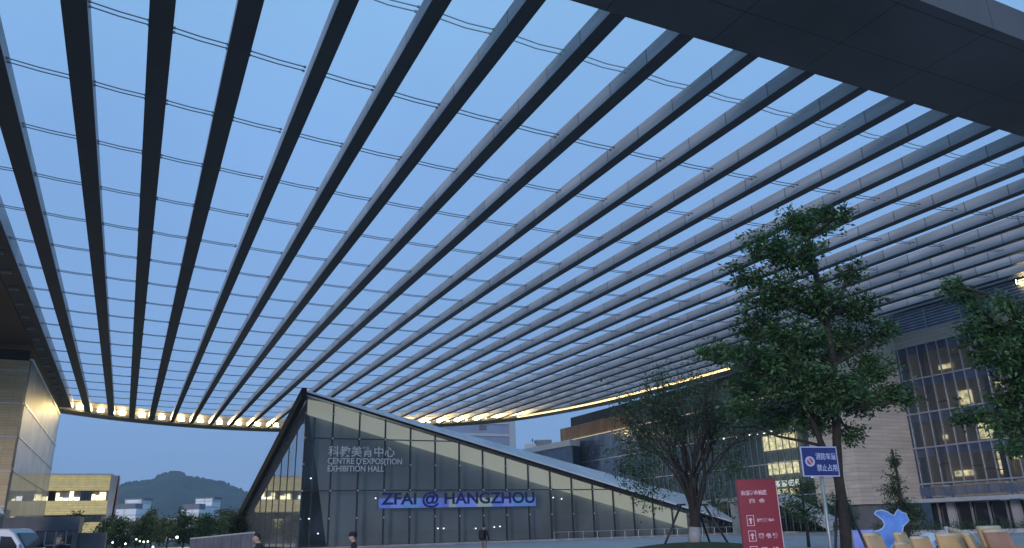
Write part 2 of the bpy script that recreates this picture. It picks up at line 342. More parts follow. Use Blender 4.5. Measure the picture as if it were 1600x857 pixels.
# cable rows
BE = [RAILR] + [r_ for r_ in right_edges if r_ < 80]
rows_s = [29.4] + [37.4 + 7.2 * k for k in range(20)]
for ri, s0 in enumerate(rows_s):
    k = .0011 if ri == 0 else .0024
    for off in (0, .38):
        mb = MB()
        for a, b in zip(BE, BE[1:]):
            ua, ub = a, b - 1.0
            sa = s0 - k * (ua - 30) ** 2 + off; sb = s0 - k * (ub - 30) ** 2 + off
            if sa > arc(ua) - 2 or sb > arc(ub) - 2: continue
            sag = .10 if ri == 0 else .04
            mb.tube([(ua, sa, zc(sa) + .35), ((ua + ub) / 2, (sa + sb) / 2, zc(sa) + .35 - sag), (ub, sb, zc(sb) + .35)], .036, 5)
            for uu, ss, sg in ((ua, sa, 1), (ub, sb, -1)):      # clamp plate on the beam's flank
                mb.box(uu if sg > 0 else uu - .0, uu + .12 * sg if sg > 0 else uu + .0 + .001, ss - .05, ss + .05, zc(ss) + .30, zc(ss) + .40) if sg > 0 else mb.box(uu - .12, uu, ss - .05, ss + .05, zc(ss) + .30, zc(ss) + .40)
        if mb.v: mb.build('cable', M['cable_lit'] if ri == 0 else M['cable'], can)
# small brackets along the left rail
for k in range(20): s = 45 + k * 5.4; MB().box(-12.4, -11.6, s, s + .25, zc(s) - .32, zc(s) - .02).build('rail_bracket', M['galv'], can)
# light strip on the right stretch of the curved edge
mb = MB(); sp_ = []
for i, (u, q_) in enumerate(pts):
    a = pts[max(0, i - 1)]; b = pts[min(len(pts) - 1, i + 1)]; t = Vector((b[0] - a[0], b[1] - a[1])).normalized()
    if 75.5 < u and q_ > 92: sp_.append((u + t.y * 1.75, q_ - t.x * 1.75, zc(q_) - .12))
mb.tube(sp_, .18, 5)
mb.build('light_strip', M['strip'], can)

# floodlights on the curved edge, between the beams
def floodlight():
    r = empty('floodlight', (0, 0, 0))
    hs_ = MB().box(-.46, .46, -.16, .16, 0, .66).build('housing', M['dark_metal'], r, bevel=.03)
    MB().box(-.43, .43, -.20, -.165, .03, .63).build('lens', M['lamp'], hs_)
    MB().tube([(-.52, 0, .33), (-.52, 0, -.25), (.52, 0, -.25), (.52, 0, .33)], .03, 5).build('bracket', M['dark_metal'], r)
    return r
LR = [a + (b - 1.0 - a) * .5 for a, b in zip(BE, BE[1:])]
lu = [u for u in LR if -12 < u < 73.5]
proto = floodlight()
ords = ['first', 'second', 'third', 'fourth', 'fifth', 'sixth', 'seventh', 'eighth', 'ninth', 'tenth', 'eleventh', 'twelfth', 'thirteenth', 'fourteenth', 'fifteenth', 'sixteenth', 'seventeenth', 'eighteenth', 'nineteenth', 'twentieth', 'twenty-first', 'twenty-second', 'twenty-third']
for i, u in enumerate(lu):
    o = proto if i == 0 else copy_tree(proto)
    s = arc(u) - 1.75
    o.location = W(u, s, zc(s) + .28); o.rotation_euler = (R(-18), 0, TH); o.scale = (1.25, 1.25, 1.25)
    tag(o, 'glowing warm floodlight on the curved far edge of the canopy, %s from the left' % ords[i], 'floodlight', 'floodlights along the curved canopy edge')
    ld = bpy.data.lights.new('flood', 'AREA'); ld.shape = 'DISK'; ld.size = .6; ld.energy = 800; ld.color = (1, .74, .30)
    lo = bpy.data.objects.new('flood_light', ld); COL.objects.link(lo)
    pl_ = bpy.data.lights.new('glare_fill', 'POINT'); pl_.energy = 230 if i else 110; pl_.color = (1, .70, .30); pl_.shadow_soft_size = .15
    po_ = bpy.data.objects.new('glare_fill', pl_); COL.objects.link(po_); po_.location = W(u, s + 1.15, zc(s) + 1.35)  # extra point light, added so the edge wall imitates lamp glare
    lo.location = W(u, s - .35, zc(s) + .6); lo.rotation_euler = (W(0, -1, .32) - W(0, 0, 0)).to_track_quat('-Z', 'Y').to_euler()

# ------------------------------------------------------------------ exhibition hall
hall = groot('exhibition_hall', 45, 87, 0, 'wedge shaped glass exhibition hall with a long sloping roof in the square', 'exhibition hall')
HU0, HU1, HS = 16.75, 76.0, 87.0
def zr(u): return 16.6 - (u - HU0) * (15.4 / (HU1 - HU0))
RF = [(HU0, HS, 16.6), (HU1, HS, 1.2), (76.6, 93.4, 4.2)]           # front facet A, B, ridge end
A = Vector((HU0 - .25, HS - .5, 16.75)); B = Vector((HU1 + .4, HS - .5, 1.25)); Rr = Vector((76.6, 94.5, 4.9)); Cb = Vector((13.4, 122.6, .1)); Db = Vector((76.6, 148, .2))
def thick(poly, t): return MB().hexa([(p.x, p.y, p.z - t) for p in poly], [tuple(p) for p in poly])
thick([A, B, Rr], .32).build('front_roof_facet', M['roof'], hall)
thick([A + Vector((0, .02, 0)), Rr + Vector((0, .02, 0)), Db, Cb], .32).build('rear_roof', M['roof'], hall)
# dark roof trim: raking edge on the left, thin lip along the front
MB().hexa([(HU0 - .75, HS - .7, 15.75), (HU0 - .2, HS - .7, 15.75), (13.45, 123.4, -.6), (12.9, 123.4, -.6)],
          [(HU0 - .75, HS - .7, 17.0), (HU0 - .2, HS - .7, 17.0), (13.45, 123.4, .55), (12.9, 123.4, .55)]).build('raking_trim', M['roof_edge'], hall)
MB().hexa([(HU0 - .2, HS - .62, 16.30), (HU1 + .4, HS - .62, .88), (HU1 + .4, HS - .5, .88), (HU0 - .2, HS - .5, 16.30)],
          [(HU0 - .2, HS - .62, 16.52), (HU1 + .4, HS - .62, 1.12), (HU1 + .4, HS - .5, 1.12), (HU0 - .2, HS - .5, 16.52)]).build('eave_trim', M['roof_edge'], hall)
MB().hexa([(HU0 - .2, HS - .60, 16.55), (HU1 + .4, HS - .60, 1.14), (HU1 + .4, HS - .5, 1.14), (HU0 - .2, HS - .5, 16.55)],
          [(HU0 - .2, HS - .60, 16.74), (HU1 + .4, HS - .60, 1.27), (HU1 + .4, HS - .5, 1.27), (HU0 - .2, HS - .5, 16.74)]).build('eave_lip', M['white'], hall)
# front glazing: one pane sheet per bay
du = 3.035; nb = 19
for i in range(nb):
    a = HU0 + i * du; b = min(a + du, HU1 - .3)
    if a >= HU1 - 1: break
    MB().hexa([(a + .03, HS, .25), (b - .03, HS, .25), (b - .03, HS + .04, .25), (a + .03, HS + .04, .25)],
              [(a + .03, HS, zr(a) - .42), (b - .03, HS, zr(b) - .42), (b - .03, HS + .04, zr(b) - .42), (a + .03, HS + .04, zr(a) - .42)]).build('glass_bay', M['glass'], hall)
for i in range(nb + 1):
    a = HU0 + i * du
    if zr(a) < 1.6: break
    mb = MB().box(a - .075, a + .075, HS - .10, HS + .12, .2, zr(a) - .35)
    for z in (3.1, 6.0, 8.8, 11.6, 14.3):
        if z < zr(a) - .6: mb.box(a - .13, a + .13, HS - .16, HS - .10, z - .12, z + .12)
    mu = mb.build('mullion', M['dark_metal'], hall)
    for z in (3.1, 6.0, 8.8, 11.6, 14.3):
        if z < zr(a) - .6: MB().box(a - .08, a + .08, HS - .20, HS - .162, z - .08, z + .08).build('glass_fitting', M['fitting'], mu)
for z in (6.0, 11.6):
    ue = HU0 + (16.6 - z - .4) / (15.4 / (HU1 - HU0))
    MB().box(HU0, ue, HS - .07, HS - .015, z - .06, z + .06).build('transom', M['dark_metal'], hall)
# soffit band with interior light put in as glow; blinds behind the glass
MB().hexa([(HU0 + .1, HS + .5, zr(HU0) - 2.35), (HU1 - 8, HS + .5, zr(HU1 - 8) - 2.35), (HU1 - 8, HS + .6, zr(HU1 - 8) - 2.35), (HU0 + .1, HS + .6, zr(HU0) - 2.35)],
          [(HU0 + .1, HS + .5, zr(HU0) - .45), (HU1 - 8, HS + .5, zr(HU1 - 8) - .45), (HU1 - 8, HS + .6, zr(HU1 - 8) - .45), (HU0 + .1, HS + .6, zr(HU0) - .45)]).build('soffit_glow', M['soffit_lit'], hall)
MB().hexa([(HU0 + 3.2, HS + 1.2, .25), (HU1 - 3, HS + 1.2, .25), (HU1 - 3, HS + 1.3, .25), (HU0 + 3.2, HS + 1.3, .25)],
          [(HU0 + .3, HS + 1.2, zr(HU0) - .8), (HU1 - 3, HS + 1.2, zr(HU1 - 3) - .8), (HU1 - 3, HS + 1.3, zr(HU1 - 3) - .8), (HU0 + .3, HS + 1.3, zr(HU0) - .8)]).build('inner_blind', M['blind'], hall)
MB().hexa([(HU0 + .3, HS + 3, .05), (HU1 - 3, HS + 3, .05), (HU1 - 3, HS + 3.1, .05), (HU0 + .3, HS + 3.1, .05)],
          [(HU0 + .3, HS + 3, 15.2), (HU1 - 3, HS + 3, .9), (HU1 - 3, HS + 3.1, .9), (HU0 + .3, HS + 3.1, 15.2)]).build('inner_wall', M['grey'], hall)
MB().box(HU0, HU1, HS - .25, HS + 1.0, 0, .22).build('plinth', M['concrete'], hall)
# left glazing along the receding side
SE = 121.6
zs = lambda s: 16.2 - (s - HS) * (15.9 / (SE - HS))
us = lambda s: HU0 - (s - HS) * .0875
def sidepanel(off, s0, s1, zl, dz, th): return MB().hexa([(us(s0) + off, s0, zl), (us(s0) + off + th, s0, zl), (us(s1) + off + th, s1, zl), (us(s1) + off, s1, zl)],
          [(us(s0) + off, s0, max(zl + .02, zs(s0) - dz)), (us(s0) + off + th, s0, max(zl + .02, zs(s0) - dz)), (us(s1) + off + th, s1, max(zl + .02, zs(s1) - dz)), (us(s1) + off, s1, max(zl + .02, zs(s1) - dz))])
for k in range(11):
    s0 = HS + .1 + k * 3.0; s1 = min(s0 + 2.95, SE - 2)
    if s1 > s0: sidepanel(0, s0, s1, .25, .5, .05).build('side_glass', M['side_glass'], hall)
    if k: MB().box(us(s0) - .06, us(s0) + .0, s0 - .05, s0 + .0, .25, zs(s0) - .5).build('side_mullion', M['dark_metal'], hall)
sidepanel(1.2, HS + .6, SE - 3, .1, 1.2, .1).build('side_inner_wall', M['grey'], hall)
# lettering
def text(body, size, m, parent, loc, rot=(pi / 2, 0, 0), width=None, ext=.02, bold=0, space=1.0, align='LEFT', name='lettering', sx=None):
    c = bpy.data.curves.new(name, 'FONT'); c.body = body; c.size = size; c.extrude = ext; c.offset = bold; c.space_character = space; c.align_x = align
    o = bpy.data.objects.new(name, c); COL.objects.link(o)
    bpy.context.view_layer.update()
    me = bpy.data.meshes.new_from_object(o.evaluated_get(bpy.context.evaluated_depsgraph_get())); me.name = name
    bpy.data.objects.remove(o); bpy.data.curves.remove(c)
    xs = [v.co.x for v in me.vertices] or [0, 1]
    k = 1.0
    if width and max(xs) > min(xs):
        k = width / (max(xs) - min(xs)); x0 = min(xs)
        for v in me.vertices: v.co.x = (v.co.x - x0) * k if align == 'LEFT' else v.co.x * k
    me.materials.clear(); me.materials.append(m)
    o = bpy.data.objects.new(name, me); COL.objects.link(o); o.parent = parent
    org = ORG.get(parent.name, Vector()); o.location = Vector(loc) - org; o.rotation_euler = rot
    return o
def zof(px, py): # height and u on the hall front
    r = ray(px, py); t = HS / r.dot(D_); P = Vector((0, 0, EYE)) + r * t; return P.dot(E_), P.z
ua, za = zof(512, 712); ub, _ = zof(616, 712)
text('科教美育中心', 1.22, M['letter'], hall, (ua, HS - .22, za), width=ub - ua, bold=.012)
ua, za = zof(511, 725); ub, _ = zof(627, 725)
text("CENTRE D'EXPOSITION", .9, M['letter'], hall, (ua, HS - .22, za), width=ub - ua, bold=.01)
ua, za = zof(511, 737); ub, _ = zof(599, 737)
text('EXHIBITION HALL', .9, M['letter'], hall, (ua, HS - .22, za), width=ub - ua, bold=.01)
# led banner
ua, z0 = zof(590, 795); ub, z1 = zof(834, 768)
ban = groot('led_banner', (ua + ub) / 2, HS - .4, z0, 'blue glowing strip screen with bold capital letters on the glass hall front', 'led screen')
MB().box(ua, ub, HS - .42, HS - .28, z0, z0 + (z1 - z0) * .6).build('screen_panel', M['screen'], ban)
rng = random.Random(3)
x = ua; i = 0
tints = [(.10, .18, .66), (.30, .42, .30), (.12, .14, .55), (.16, .24, .75), (.10, .25, .60), (.26, .36, .34)]
tm = [mat('screen_tint', (.02, .03, .08), .4, 0, .3, .8, emit=t, es=.30) for t in tints] + [mat('screen_dim', (.03, .04, .05), .4, 0, .3, .8, emit=t, es=.07) for t in [(.2, .3, .3), (.2, .26, .5), (.3, .34, .2)]]
while x < ub - .1:
    wd = rng.choice([.9, 1.4, 2.0, 2.6]); xe = min(ub, x + wd)
    MB().box(x, xe, HS - .432, HS - .423, z0 + .02, z0 + (z1 - z0) * .60).build('screen_block', tm[[0, 3, 4, 0, 2, 5, 3, 1][i % 8]], ban)
    MB().box(x, xe, HS - .432, HS - .423, z0 + (z1 - z0) * .605, z1 - .02).build('screen_block', tm[6 + (i * 2 + 1) % 3], ban)
    x = xe; i += 1
text('ZFAI @ HANGZHOU', 1.75, M['navy'], ban, (ua + .25, HS - .45, z0 + .42), width=ub - ua - .4, bold=.045)

# glowing beads on stems, added to imitate lamp reflections in the glass
proto = None
spots = [(586, 779), (485, 748), (482, 811), (683, 826), (692, 826), (742, 826), (771, 824), (780, 823), (863, 778), (876, 780), (496, 834)]
for i, (px, py) in enumerate(spots):
    u, z = zof(px, py)
    if proto is None:
        proto = empty('glint', (0, 0, 0))
        MB().lathe([(.02, .07), (.07, .05), (.09, 0), (.07, -.05), (.02, -.07)], n=10).build('glowing_bead', mat('glint_glow', (.9, .9, .9), .4, emit=(.8, .9, 1), es=.9), proto)
        MB().tube([(0, .14, 0), (0, .30, 0)], .04, 6).build('stem', M['dark_metal'], proto); o = proto
    else: o = copy_tree(proto)
    o.location = W(u, HS - .25, z); o.rotation_euler = (0, 0, TH)
    where = {0: 'just left of the blue screen letters', 1: 'under the lettering near the front corner', 2: 'low on the corner mullion', 8: 'right of the blue letters, left of a pair', 9: 'right of the blue letters, right of a pair', 10: 'lowest in the first bay by the corner'}.get(i, 'low near the walker, %s in its row' % ords[i - 3])
    tag(o, 'glowing bead for a lamp reflection in the hall glass, ' + where, 'glint', 'beads standing in for reflections on the hall front')

# ------------------------------------------------------------------ left building
lb = groot('stone_building', -22, 112, 0, 'tall beige building at the left edge with pale horizontal string courses', 'building')
LU = -12.85
MB().box(-55, LU, 109.5, 112, 0, 22.75).build('front_wall', M['beige'], lb)
for z in (5.53, 9.52, 13.5, 17.5, 21.5):
    MB().box(-55, LU + .08, 109.35, 109.48, z - .07, z + .07).build('string_course', M['white'], lb)
MB().box(-55, LU - .1, 109.8, 111, 22.8, 24.1).build('louvre_band', add_lines(mat('louvre', (.10, .095, .085), .5, .2, .2, 1), 2, .18, .07, .3), lb)
sidem = panel_tint(add_lines(mat('glazed_side', (.34, .38, .40), .5, .1, .25, .3, alpha_mix=.50), 1, 2.8, .08, .7), 1, (50, 2.8, 4.0), .12)
MB().hexa([(LU + .02, 109.8, 1.0), (LU + .25, 109.8, 1.0), (LU + .25, 159, 1.0), (LU + .02, 159, 1.0)], [(LU + .02, 109.8, 22.8), (LU + .25, 109.8, 22.8), (LU + .25, 159, 22.8), (LU + .02, 159, 22.8)]).build('glazed_side', sidem, lb)
for z in (9.52, 13.5, 17.5):
    MB().box(LU + .27, LU + .36, 109.8, 159, z - .06, z + .06).build('string_course', M['mull'], lb)
MB().box(LU + .02, LU + .40, 109.5, 159, 22.82, 23.0).build('coping', M['white'], lb)
MB().box(-55, LU - 1.2, 112.05, 117, 5.8, 21).build('core_wall', M['concrete'], lb)
MB().box(-55, LU - 1.2, 112.05, 127, 0, 5.7).build('base_wall', M['grey'], lb)
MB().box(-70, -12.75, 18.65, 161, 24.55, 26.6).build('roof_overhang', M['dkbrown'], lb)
# glass entrance wedge at its foot
ge = groot('glass_entrance', -11.5, 84, 0, 'small wedge shaped blue glass entrance beside the beige wall', 'entrance')
MB().prism([(-12.9, 0), (-10.2, 0), (-10.2, 4.1), (-10.9, 5.2)], 84, 88).build('glass_shell', mat('teal_glass', (.07, .10, .12), .12, .1, .2, 1), ge)
MB().tube([(-12.95, 83.95, 0), (-10.9, 83.95, 5.25), (-10.2, 83.95, 4.1)], .07, 5).build('edge_trim', M['pink'], ge)

# ------------------------------------------------------------------ ochre building far left
yb = groot('ochre_building', -10, 180, 0, 'low ochre ribbed building with two lit window strips, left of the hill', 'building')
U0y, U1y = -30, -3.6
for z0, z1 in ((11.0, 13.9), (6.4, 9.0), (2.9, 4.9)):
    MB().box(U0y, U1y, 180, 181, z0, z1).build('ribbed_band', M['ochre'], yb)
MB().box(U0y, U1y + .5, 179.8, 181.2, 13.95, 14.25).build('coping', M['white'], yb)
MB().box(U0y, U1y - .2, 181.2, 182, 0, 13.9).build('recess_wall', M['grey'], yb)
rng = random.Random(11)
for z0, z1, pr in ((9.05, 10.95, .62), (4.95, 6.35, .25)):
    u = U0y + .3
    while u < U1y - 1.2:
        wdt = rng.uniform(.45, 1.3)
        mm = (M['litwin'] if rng.random() < .6 else M['litcool']) if rng.random() < pr else M['dkglass']
        h = rng.uniform(.15, .9)
        MB().box(u, u + wdt - .12, 180.9, 181.1, z0 + .1, z1 - .1 if mm is M['dkglass'] else z0 + .1 + (z1 - z0) * h).build('window', mm, yb); u += wdt
MB().hexa([(U1y, 179.7, 0), (U1y + .7, 179.7, 0), (U1y + .9, 190, 0), (U1y, 190, 0)], [(U1y, 179.7, 13.9), (U1y + 1.4, 179.7, 13.9), (U1y + 1.6, 190, 13.9), (U1y, 190, 13.9)]).build('end_fin', M['lgrey'], yb)
MB().box(U1y + 1.5, U1y + 1.62, 179.6, 190, 3.0, 13.9).build('end_trim', mat('orange_trim', (.55, .22, .10), .5), yb)

pv = groot('entrance_pavilion', -7, 92, 0, 'low grey flat pavilion with a glazed door front below the ochre building', 'pavilion')
pu0, pu1 = -10.7, -4.1
MB().box(pu0, pu1, 92, 100, 2.55, 3.9).build('parapet', panel_tint(M['grey'], 0, (1.5, 50, 50), .1), pv)
MB().box(pu0 + .2, pu1 - .2, 92.5, 99.5, 0, 2.5).build('glazing', M['dkglass'], pv)
for k in range(8):
    u = pu0 + .1 + k * (pu1 - pu0 - .2) / 7; MB().box(u - .05, u + .05, 92.25, 92.45, 0, 2.54).build('mullion', M['mull'], pv)
MB().box(pu1 - .5, pu1, 92.1, 100, 0, 2.54).build('end_pier', M['grey'], pv)
MB().box(pu0 + .2, pu1 - .5, 92.28, 92.4, 1.15, 1.25).build('rail', M['mull'], pv)
tag(MB().box(-4.05, -1.6, 93, 99, 0, 2.3).build('dark_shed', M['grey']), 'dark boxy shed right of the grey pavilion', 'shed').location = (0, 0, 0)
bpy.data.objects['dark_shed'].rotation_euler.z = TH

# low wall with pale coping, left of the hall
lw = groot('low_wall', 14, 78, 0, 'long low ribbed grey wall with a pale sloping coping beside the hall corner', 'wall')
def gpt(px, py, Y): P = at(px, py, Y); return P.dot(E_), P.dot(D_), P.z
a = gpt(302, 843, 62); b = gpt(398, 833.5, 56)
MB().hexa([(a[0], a[1], 0), (b[0], b[1], 0), (b[0] - .2, b[1] + .3, 0), (a[0] - .2, a[1] + .3, 0)], [(a[0], a[1], a[2]), (b[0], b[1], b[2]), (b[0] - .2, b[1] + .3, b[2]), (a[0] - .2, a[1] + .3, a[2])]).build('wall_face', add_lines(mat('ribbed_wall', (.13, .14, .17), .7, 0, .2, 1), 0, .5, .05, .6), lw)
MB().hexa([(a[0], a[1] - .05, a[2]), (b[0], b[1] - .05, b[2]), (b[0] - .2, b[1] + .35, b[2]), (a[0] - .2, a[1] + .35, a[2])], [(a[0], a[1] - .05, a[2] + .1), (b[0], b[1] - .05, b[2] + .1), (b[0] - .2, b[1] + .35, b[2] + .1), (a[0] - .2, a[1] + .35, a[2] + .1)]).build('coping', M['lgrey'], lw)

# ------------------------------------------------------------------ far towers
def pxbox(Y, x0, y0, x1, y1, dep, name, m, parent):      # a block standing Y metres ahead, spanning those columns, base at the ground
    a = at(x0, y0, Y); b = at(x1, y0, Y)
    o = MB().box(a.x, b.x, Y, Y + dep, max(0, at((x0 + x1) / 2, y1, Y).z), a.z).build(name, m, parent); return o
towm = add_lines(add_lines(mat('tower_front', (.82, .85, .88), .7, 0, .08, .05), 2, 3.2, .7, .72), 0, 7, 1.2, .8)
def tower(label, blocks, Y=420):
    r = empty('apartment_tower', (0, 0, 0), 0, label, 'tower')
    for (x0, y0, x1, y1, nm, dep, dY) in blocks: pxbox(Y + dY, x0, y0, x1, y1, dep, nm, towm if nm == 'wing' else (M['tower'] if nm == 'stair_block' else M['grey']), r)
    return r
tower('pale tower block with stepped dark roof just right of the ochre building', [(196, 780, 221, 850, 'wing', 12, 6), (180, 796, 213, 850, 'wing', 14, -9), (177, 788, 212, 796, 'roof_storey', 8, -6), (194, 779, 224, 781, 'roof_slab', 12, 5.9)])
tower('pale tower block with slanted roof in front of the hill, nearer the hall', [(306, 779, 332, 850, 'wing', 12, 6), (284, 797, 311, 850, 'wing', 14, -9), (286, 788, 312, 797, 'roof_storey', 8, -6), (304, 777.5, 335, 779.5, 'roof_slab', 12, 5.9)])
tower('small low pale block between the two towers', [(262, 810, 277, 850, 'wing', 10, 0), (261, 808.5, 278, 810, 'roof_slab', 10, 0)], 380)

# ------------------------------------------------------------------ buildings behind the hall, right of the middle
fb = groot('blue_office_block', 89, 200, 0, 'pale blue office block just under the canopy edge behind the hall roof', 'office block')
MB().box(74, 95.5, 200, 215, 0, 31).build('wall', mat('pale_blue_wall', (.22, .28, .40), .5, 0, .12, .3), fb)
for z in (23.3, 26.6, 30.0): MB().box(74, 95.5, 199.7, 199.98, z - .35, z + .35).build('floor_band', M['lgrey'], fb)
MB().box(86.5, 88.5, 199.7, 199.98, 28, 29.3).build('vent', M['grey'], fb)
MB().box(95.6, 97.5, 199.5, 215, 0, 31.5).build('corner_pier', mat('pier', (.36, .42, .46), .6), fb)
sb = groot('shed_roof_building', 106, 170, 0, 'long pale roofed building with dark window row between hall and brown building', 'building')
def upt(px, py, s): r = ray(px, py); t = s / r.dot(D_); P = Vector((0, 0, EYE)) + r * t; return P.dot(E_), P.z
a = upt(812, 703, 170); b = upt(890, 687, 140)
MB().hexa([(a[0], 170, a[1] - 1.2), (b[0], 140, b[1] - 1.2), (b[0] + 3, 141, b[1] - 1.2), (a[0] + 3, 171, a[1] - 1.2)], [(a[0], 170, a[1]), (b[0], 140, b[1]), (b[0] + 3, 141, b[1]), (a[0] + 3, 171, a[1])]).build('roof', M['white'], sb)
MB().hexa([(a[0] + .5, 170, 0), (b[0] + .5, 140, 0), (b[0] + 3, 141, 0), (a[0] + 3, 171, 0)], [(a[0] + .5, 170, a[1] - 1.25), (b[0] + .5, 140, b[1] - 1.25), (b[0] + 3, 141, b[1] - 1.25), (a[0] + 3, 171, a[1] - 1.25)]).build('wall', M['spandrel'], sb)
ft = empty('distant_block', (0, 0, 0), 0, 'small distant city block with roof plant in the sky gap left of the brown building', 'building')
pxbox(600, 835, 688, 862, 760, 20, 'wall', M['grey'], ft); pxbox(598, 820, 694, 838, 760, 20, 'wing', M['lgrey'], ft)
pxbox(590, 831, 686, 833, 690, 4, 'chimney', M['dark_metal'], ft)

# ------------------------------------------------------------------ long building on the right (blue glass and brown band)
rb = groot('glazed_building', 84.6, 110, 0, 'long right hand building with brown band, blue glass and lit stair windows', 'building')
BU = 84.6
MB().box(BU, 112, 120.8, 149.7, 0, 19.2).build('blue_glass_wall', M['blue_glass'], rb)
MB().box(BU - .4, 112, 120.7, 149.9, 19.25, 22.0).build('brown_band', M['brown'], rb)
for z in (14.2, 9.1): MB().box(BU - .16, BU - .02, 120.8, 149.7, z - .07, z + .07).build('floor_line', M['mull'], rb)
MB().box(BU - .55, BU - .42, 72.7, 149.7, 19.1, 19.23).build('light_line', mat('glow_line', (.6, .5, .4), .5, emit=(1, .85, .6), es=.25), rb)
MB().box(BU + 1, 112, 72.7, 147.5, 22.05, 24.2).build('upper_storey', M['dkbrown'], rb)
MB().box(BU + 1.6, 112, 72.7, 120.6, 0, 19.2).build('inner_wall', M['grey'], rb)
MB().box(BU - .3, 112, 72.7, 120.6, 19.25, 22.0).build('upper_band', M['grey'], rb)
teal = panel_tint(mat('teal_glazing', (.055, .10, .105), .10, 0, .35, .5, alpha_mix=.5, spec=.9), 1, (50, 1.22, 50), .3)
for z0, z1 in ((14.35, 19.2), (9.6, 14.2), (5.0, 9.5)):
    MB().box(BU, BU + .05, 72.7, 120.6, z0, z1).build('curtain_wall', teal, rb)
    MB().box(BU - .1, BU - .02, 72.7, 120.6, z0 - .12, z0).build('transom', M['mull'], rb)
mb = MB(); s = 73.2
for k in range(36): mb.box(BU - .14, BU - .02, s - .045, s + .045, .2, 19.1); s += 1.32
mb.build('mullions', mat('dark_mullion', (.15, .19, .21), .4, .3), rb)
MB().box(BU + .3, BU + .4, 72.7, 120.6, .1, 4.9).build('ground_glazing', M['dkglass'], rb)
for (s0, s1, z0, z1, mm) in [(83.3, 90.2, 11.53, 13.7, 'litwin'), (83.5, 89.6, 8.0, 9.74, 'litwin'), (84.1, 89.0, 3.88, 5.94, 'litwin'), (86.0, 89.4, 0.19, 2.03, 'litwin'), (73.8, 77.9, 7.13, 8.0, 'litcool'), (78.4, 81.6, 7.13, 7.78, 'litcool'), (84.0, 89.4, 6.27, 7.13, 'litcool')]:
    s = s0
    while s < s1 - .3: MB().box(BU + .9, BU + 1.0, s, min(s + 1.1, s1), z0, z1).build('lit_window', M[mm], rb); s += 1.24
rng = random.Random(8)
for k in range(15):
    s = 82.2 + k * 1.5; z = 14.05 + rng.uniform(-.2, .28); MB().box(BU - .28, BU - .18, s, s + rng.uniform(.11, .3), z, z + rng.uniform(.1, .24)).build('downlight', M['litcool'], rb)
# stair in front of it
st = groot('outdoor_stair', 68, 70, 0, 'pale outdoor stair ramp sloping down behind the red sign', 'stair')
MB().hexa([(66.2, 68.5, 3.9), (68.0, 68.5, 3.9), (68.0, 79, 3.9), (66.2, 79, 3.9)], [(66.2, 68.5, 4.4), (68, 68.5, 4.4), (68, 79, 4.4), (66.2, 79, 4.4)]).build('landing', M['concrete'], st)
MB().hexa([(66.2, 60.5, .0), (68, 60.5, .0), (68, 68.45, 3.3), (66.2, 68.45, 3.3)], [(66.2, 60.5, 1.0), (68, 60.5, 1.0), (68, 68.45, 4.5), (66.2, 68.45, 4.5)]).build('flight', M['lgrey'], st)
MB().box(66.6, 67.6, 76, 77, 0, 3.85).build('column', M['concrete'], st)

# beige blank block and near glazed wing
bb = groot('beige_block', 74.5, 61, 0, 'blank beige clad wall block with fine horizontal joints under the canopy', 'building')
MB().box(69.6, 79.05, 60.0, 61.5, 3.0, 23.6).build('front_wall', M['beige_r'], bb)
MB().box(69.6, 70.0, 61.55, 66, 3.0, 20).build('return_wall', M['beige_r'], bb)
MB().box(70.4, 79.0, 60.6, 62, 0, 2.95).build('base_wall', M['grey'], bb)
wg = groot('glazed_wing', 79, 45, 0, 'office wing with curtain wall, lit rooms and louvred top at the right edge', 'building')
SA, SB = 26.0, 59.95
fl = [5.0, 8.85, 12.6, 16.4, 20.2]
MB().box(79.0, 90, SA, SB, 20.25, 21.8).build('top_band', M['beige_r'], wg)
MB().box(79.15, 90, SA, SB, 21.85, 24.2).build('louvre_band', add_lines(mat('louvre_fin', (.10, .11, .14), .5, .3, .2, 1), 2, .33, .12, 3.2), wg)
mb = MB()
for k in range(9): mb.box(79.0, 79.14, SA + k * 4.2 - .06, SA + k * 4.2 + .06, 21.85, 24.2)
mb.build('louvre_posts', M['mull'], wg)
MB().box(80.7, 90, SA, SB, 3.6, 20.2).build('inner_wall', M['curtain'], wg)
rng = random.Random(21)
for i, z in enumerate(fl):
    MB().box(78.9, 79.02, SA, SB, z - .08, z + .08).build('floor_line', M['mull'], wg)
    if i < 4:
        z2 = fl[i + 1]
        MB().box(79.12, 79.3, SA, SB, z2 - .95, z2 - .1).build('spandrel', M['spandrel'], wg)
        MB().box(79.1, 79.14, SA, SB, z + .09, z2 - .97).build('glazing', M['fac_glass'], wg)
        MB().box(79.32, 80.6, SA, SB, z - .1, z + .1).build('floor_slab', M['grey'], wg)
mb = MB(); s = SB - .3
while s > SA: mb.box(78.94, 79.08, s - .035, s + .035, 3.4, 20.2); s -= 1.25
mb.build('mullions', M['mull'], wg)
for s, z, h, wd in [(53.6, 13.0, 1.5, 1.5), (52.1, 9.2, 1.9, 1.6), (50.9, 5.5, 2.3, 1.3), (48.6, 6.9, .7, 2.6), (49.5, 10.3, .5, 2.2), (50.2, 14.3, .5, 1.8), (46.0, 10.5, .9, 1.6), (45.8, 6.2, 1.5, 1.6), (47, 14.5, .7, 1.3), (55.5, 5.6, .6, 2.2), (57.2, 9.6, .5, 1.2), (44.2, 13.2, 1.2, 1.5), (55.2, 17.2, .5, 1.6), (47.6, 17.6, .6, 2.4)]:
    MB().box(80.5, 80.6, s - wd / 2, s + wd / 2, z, z + h).build('lit_room', M['litwin'], wg)
mb = MB()
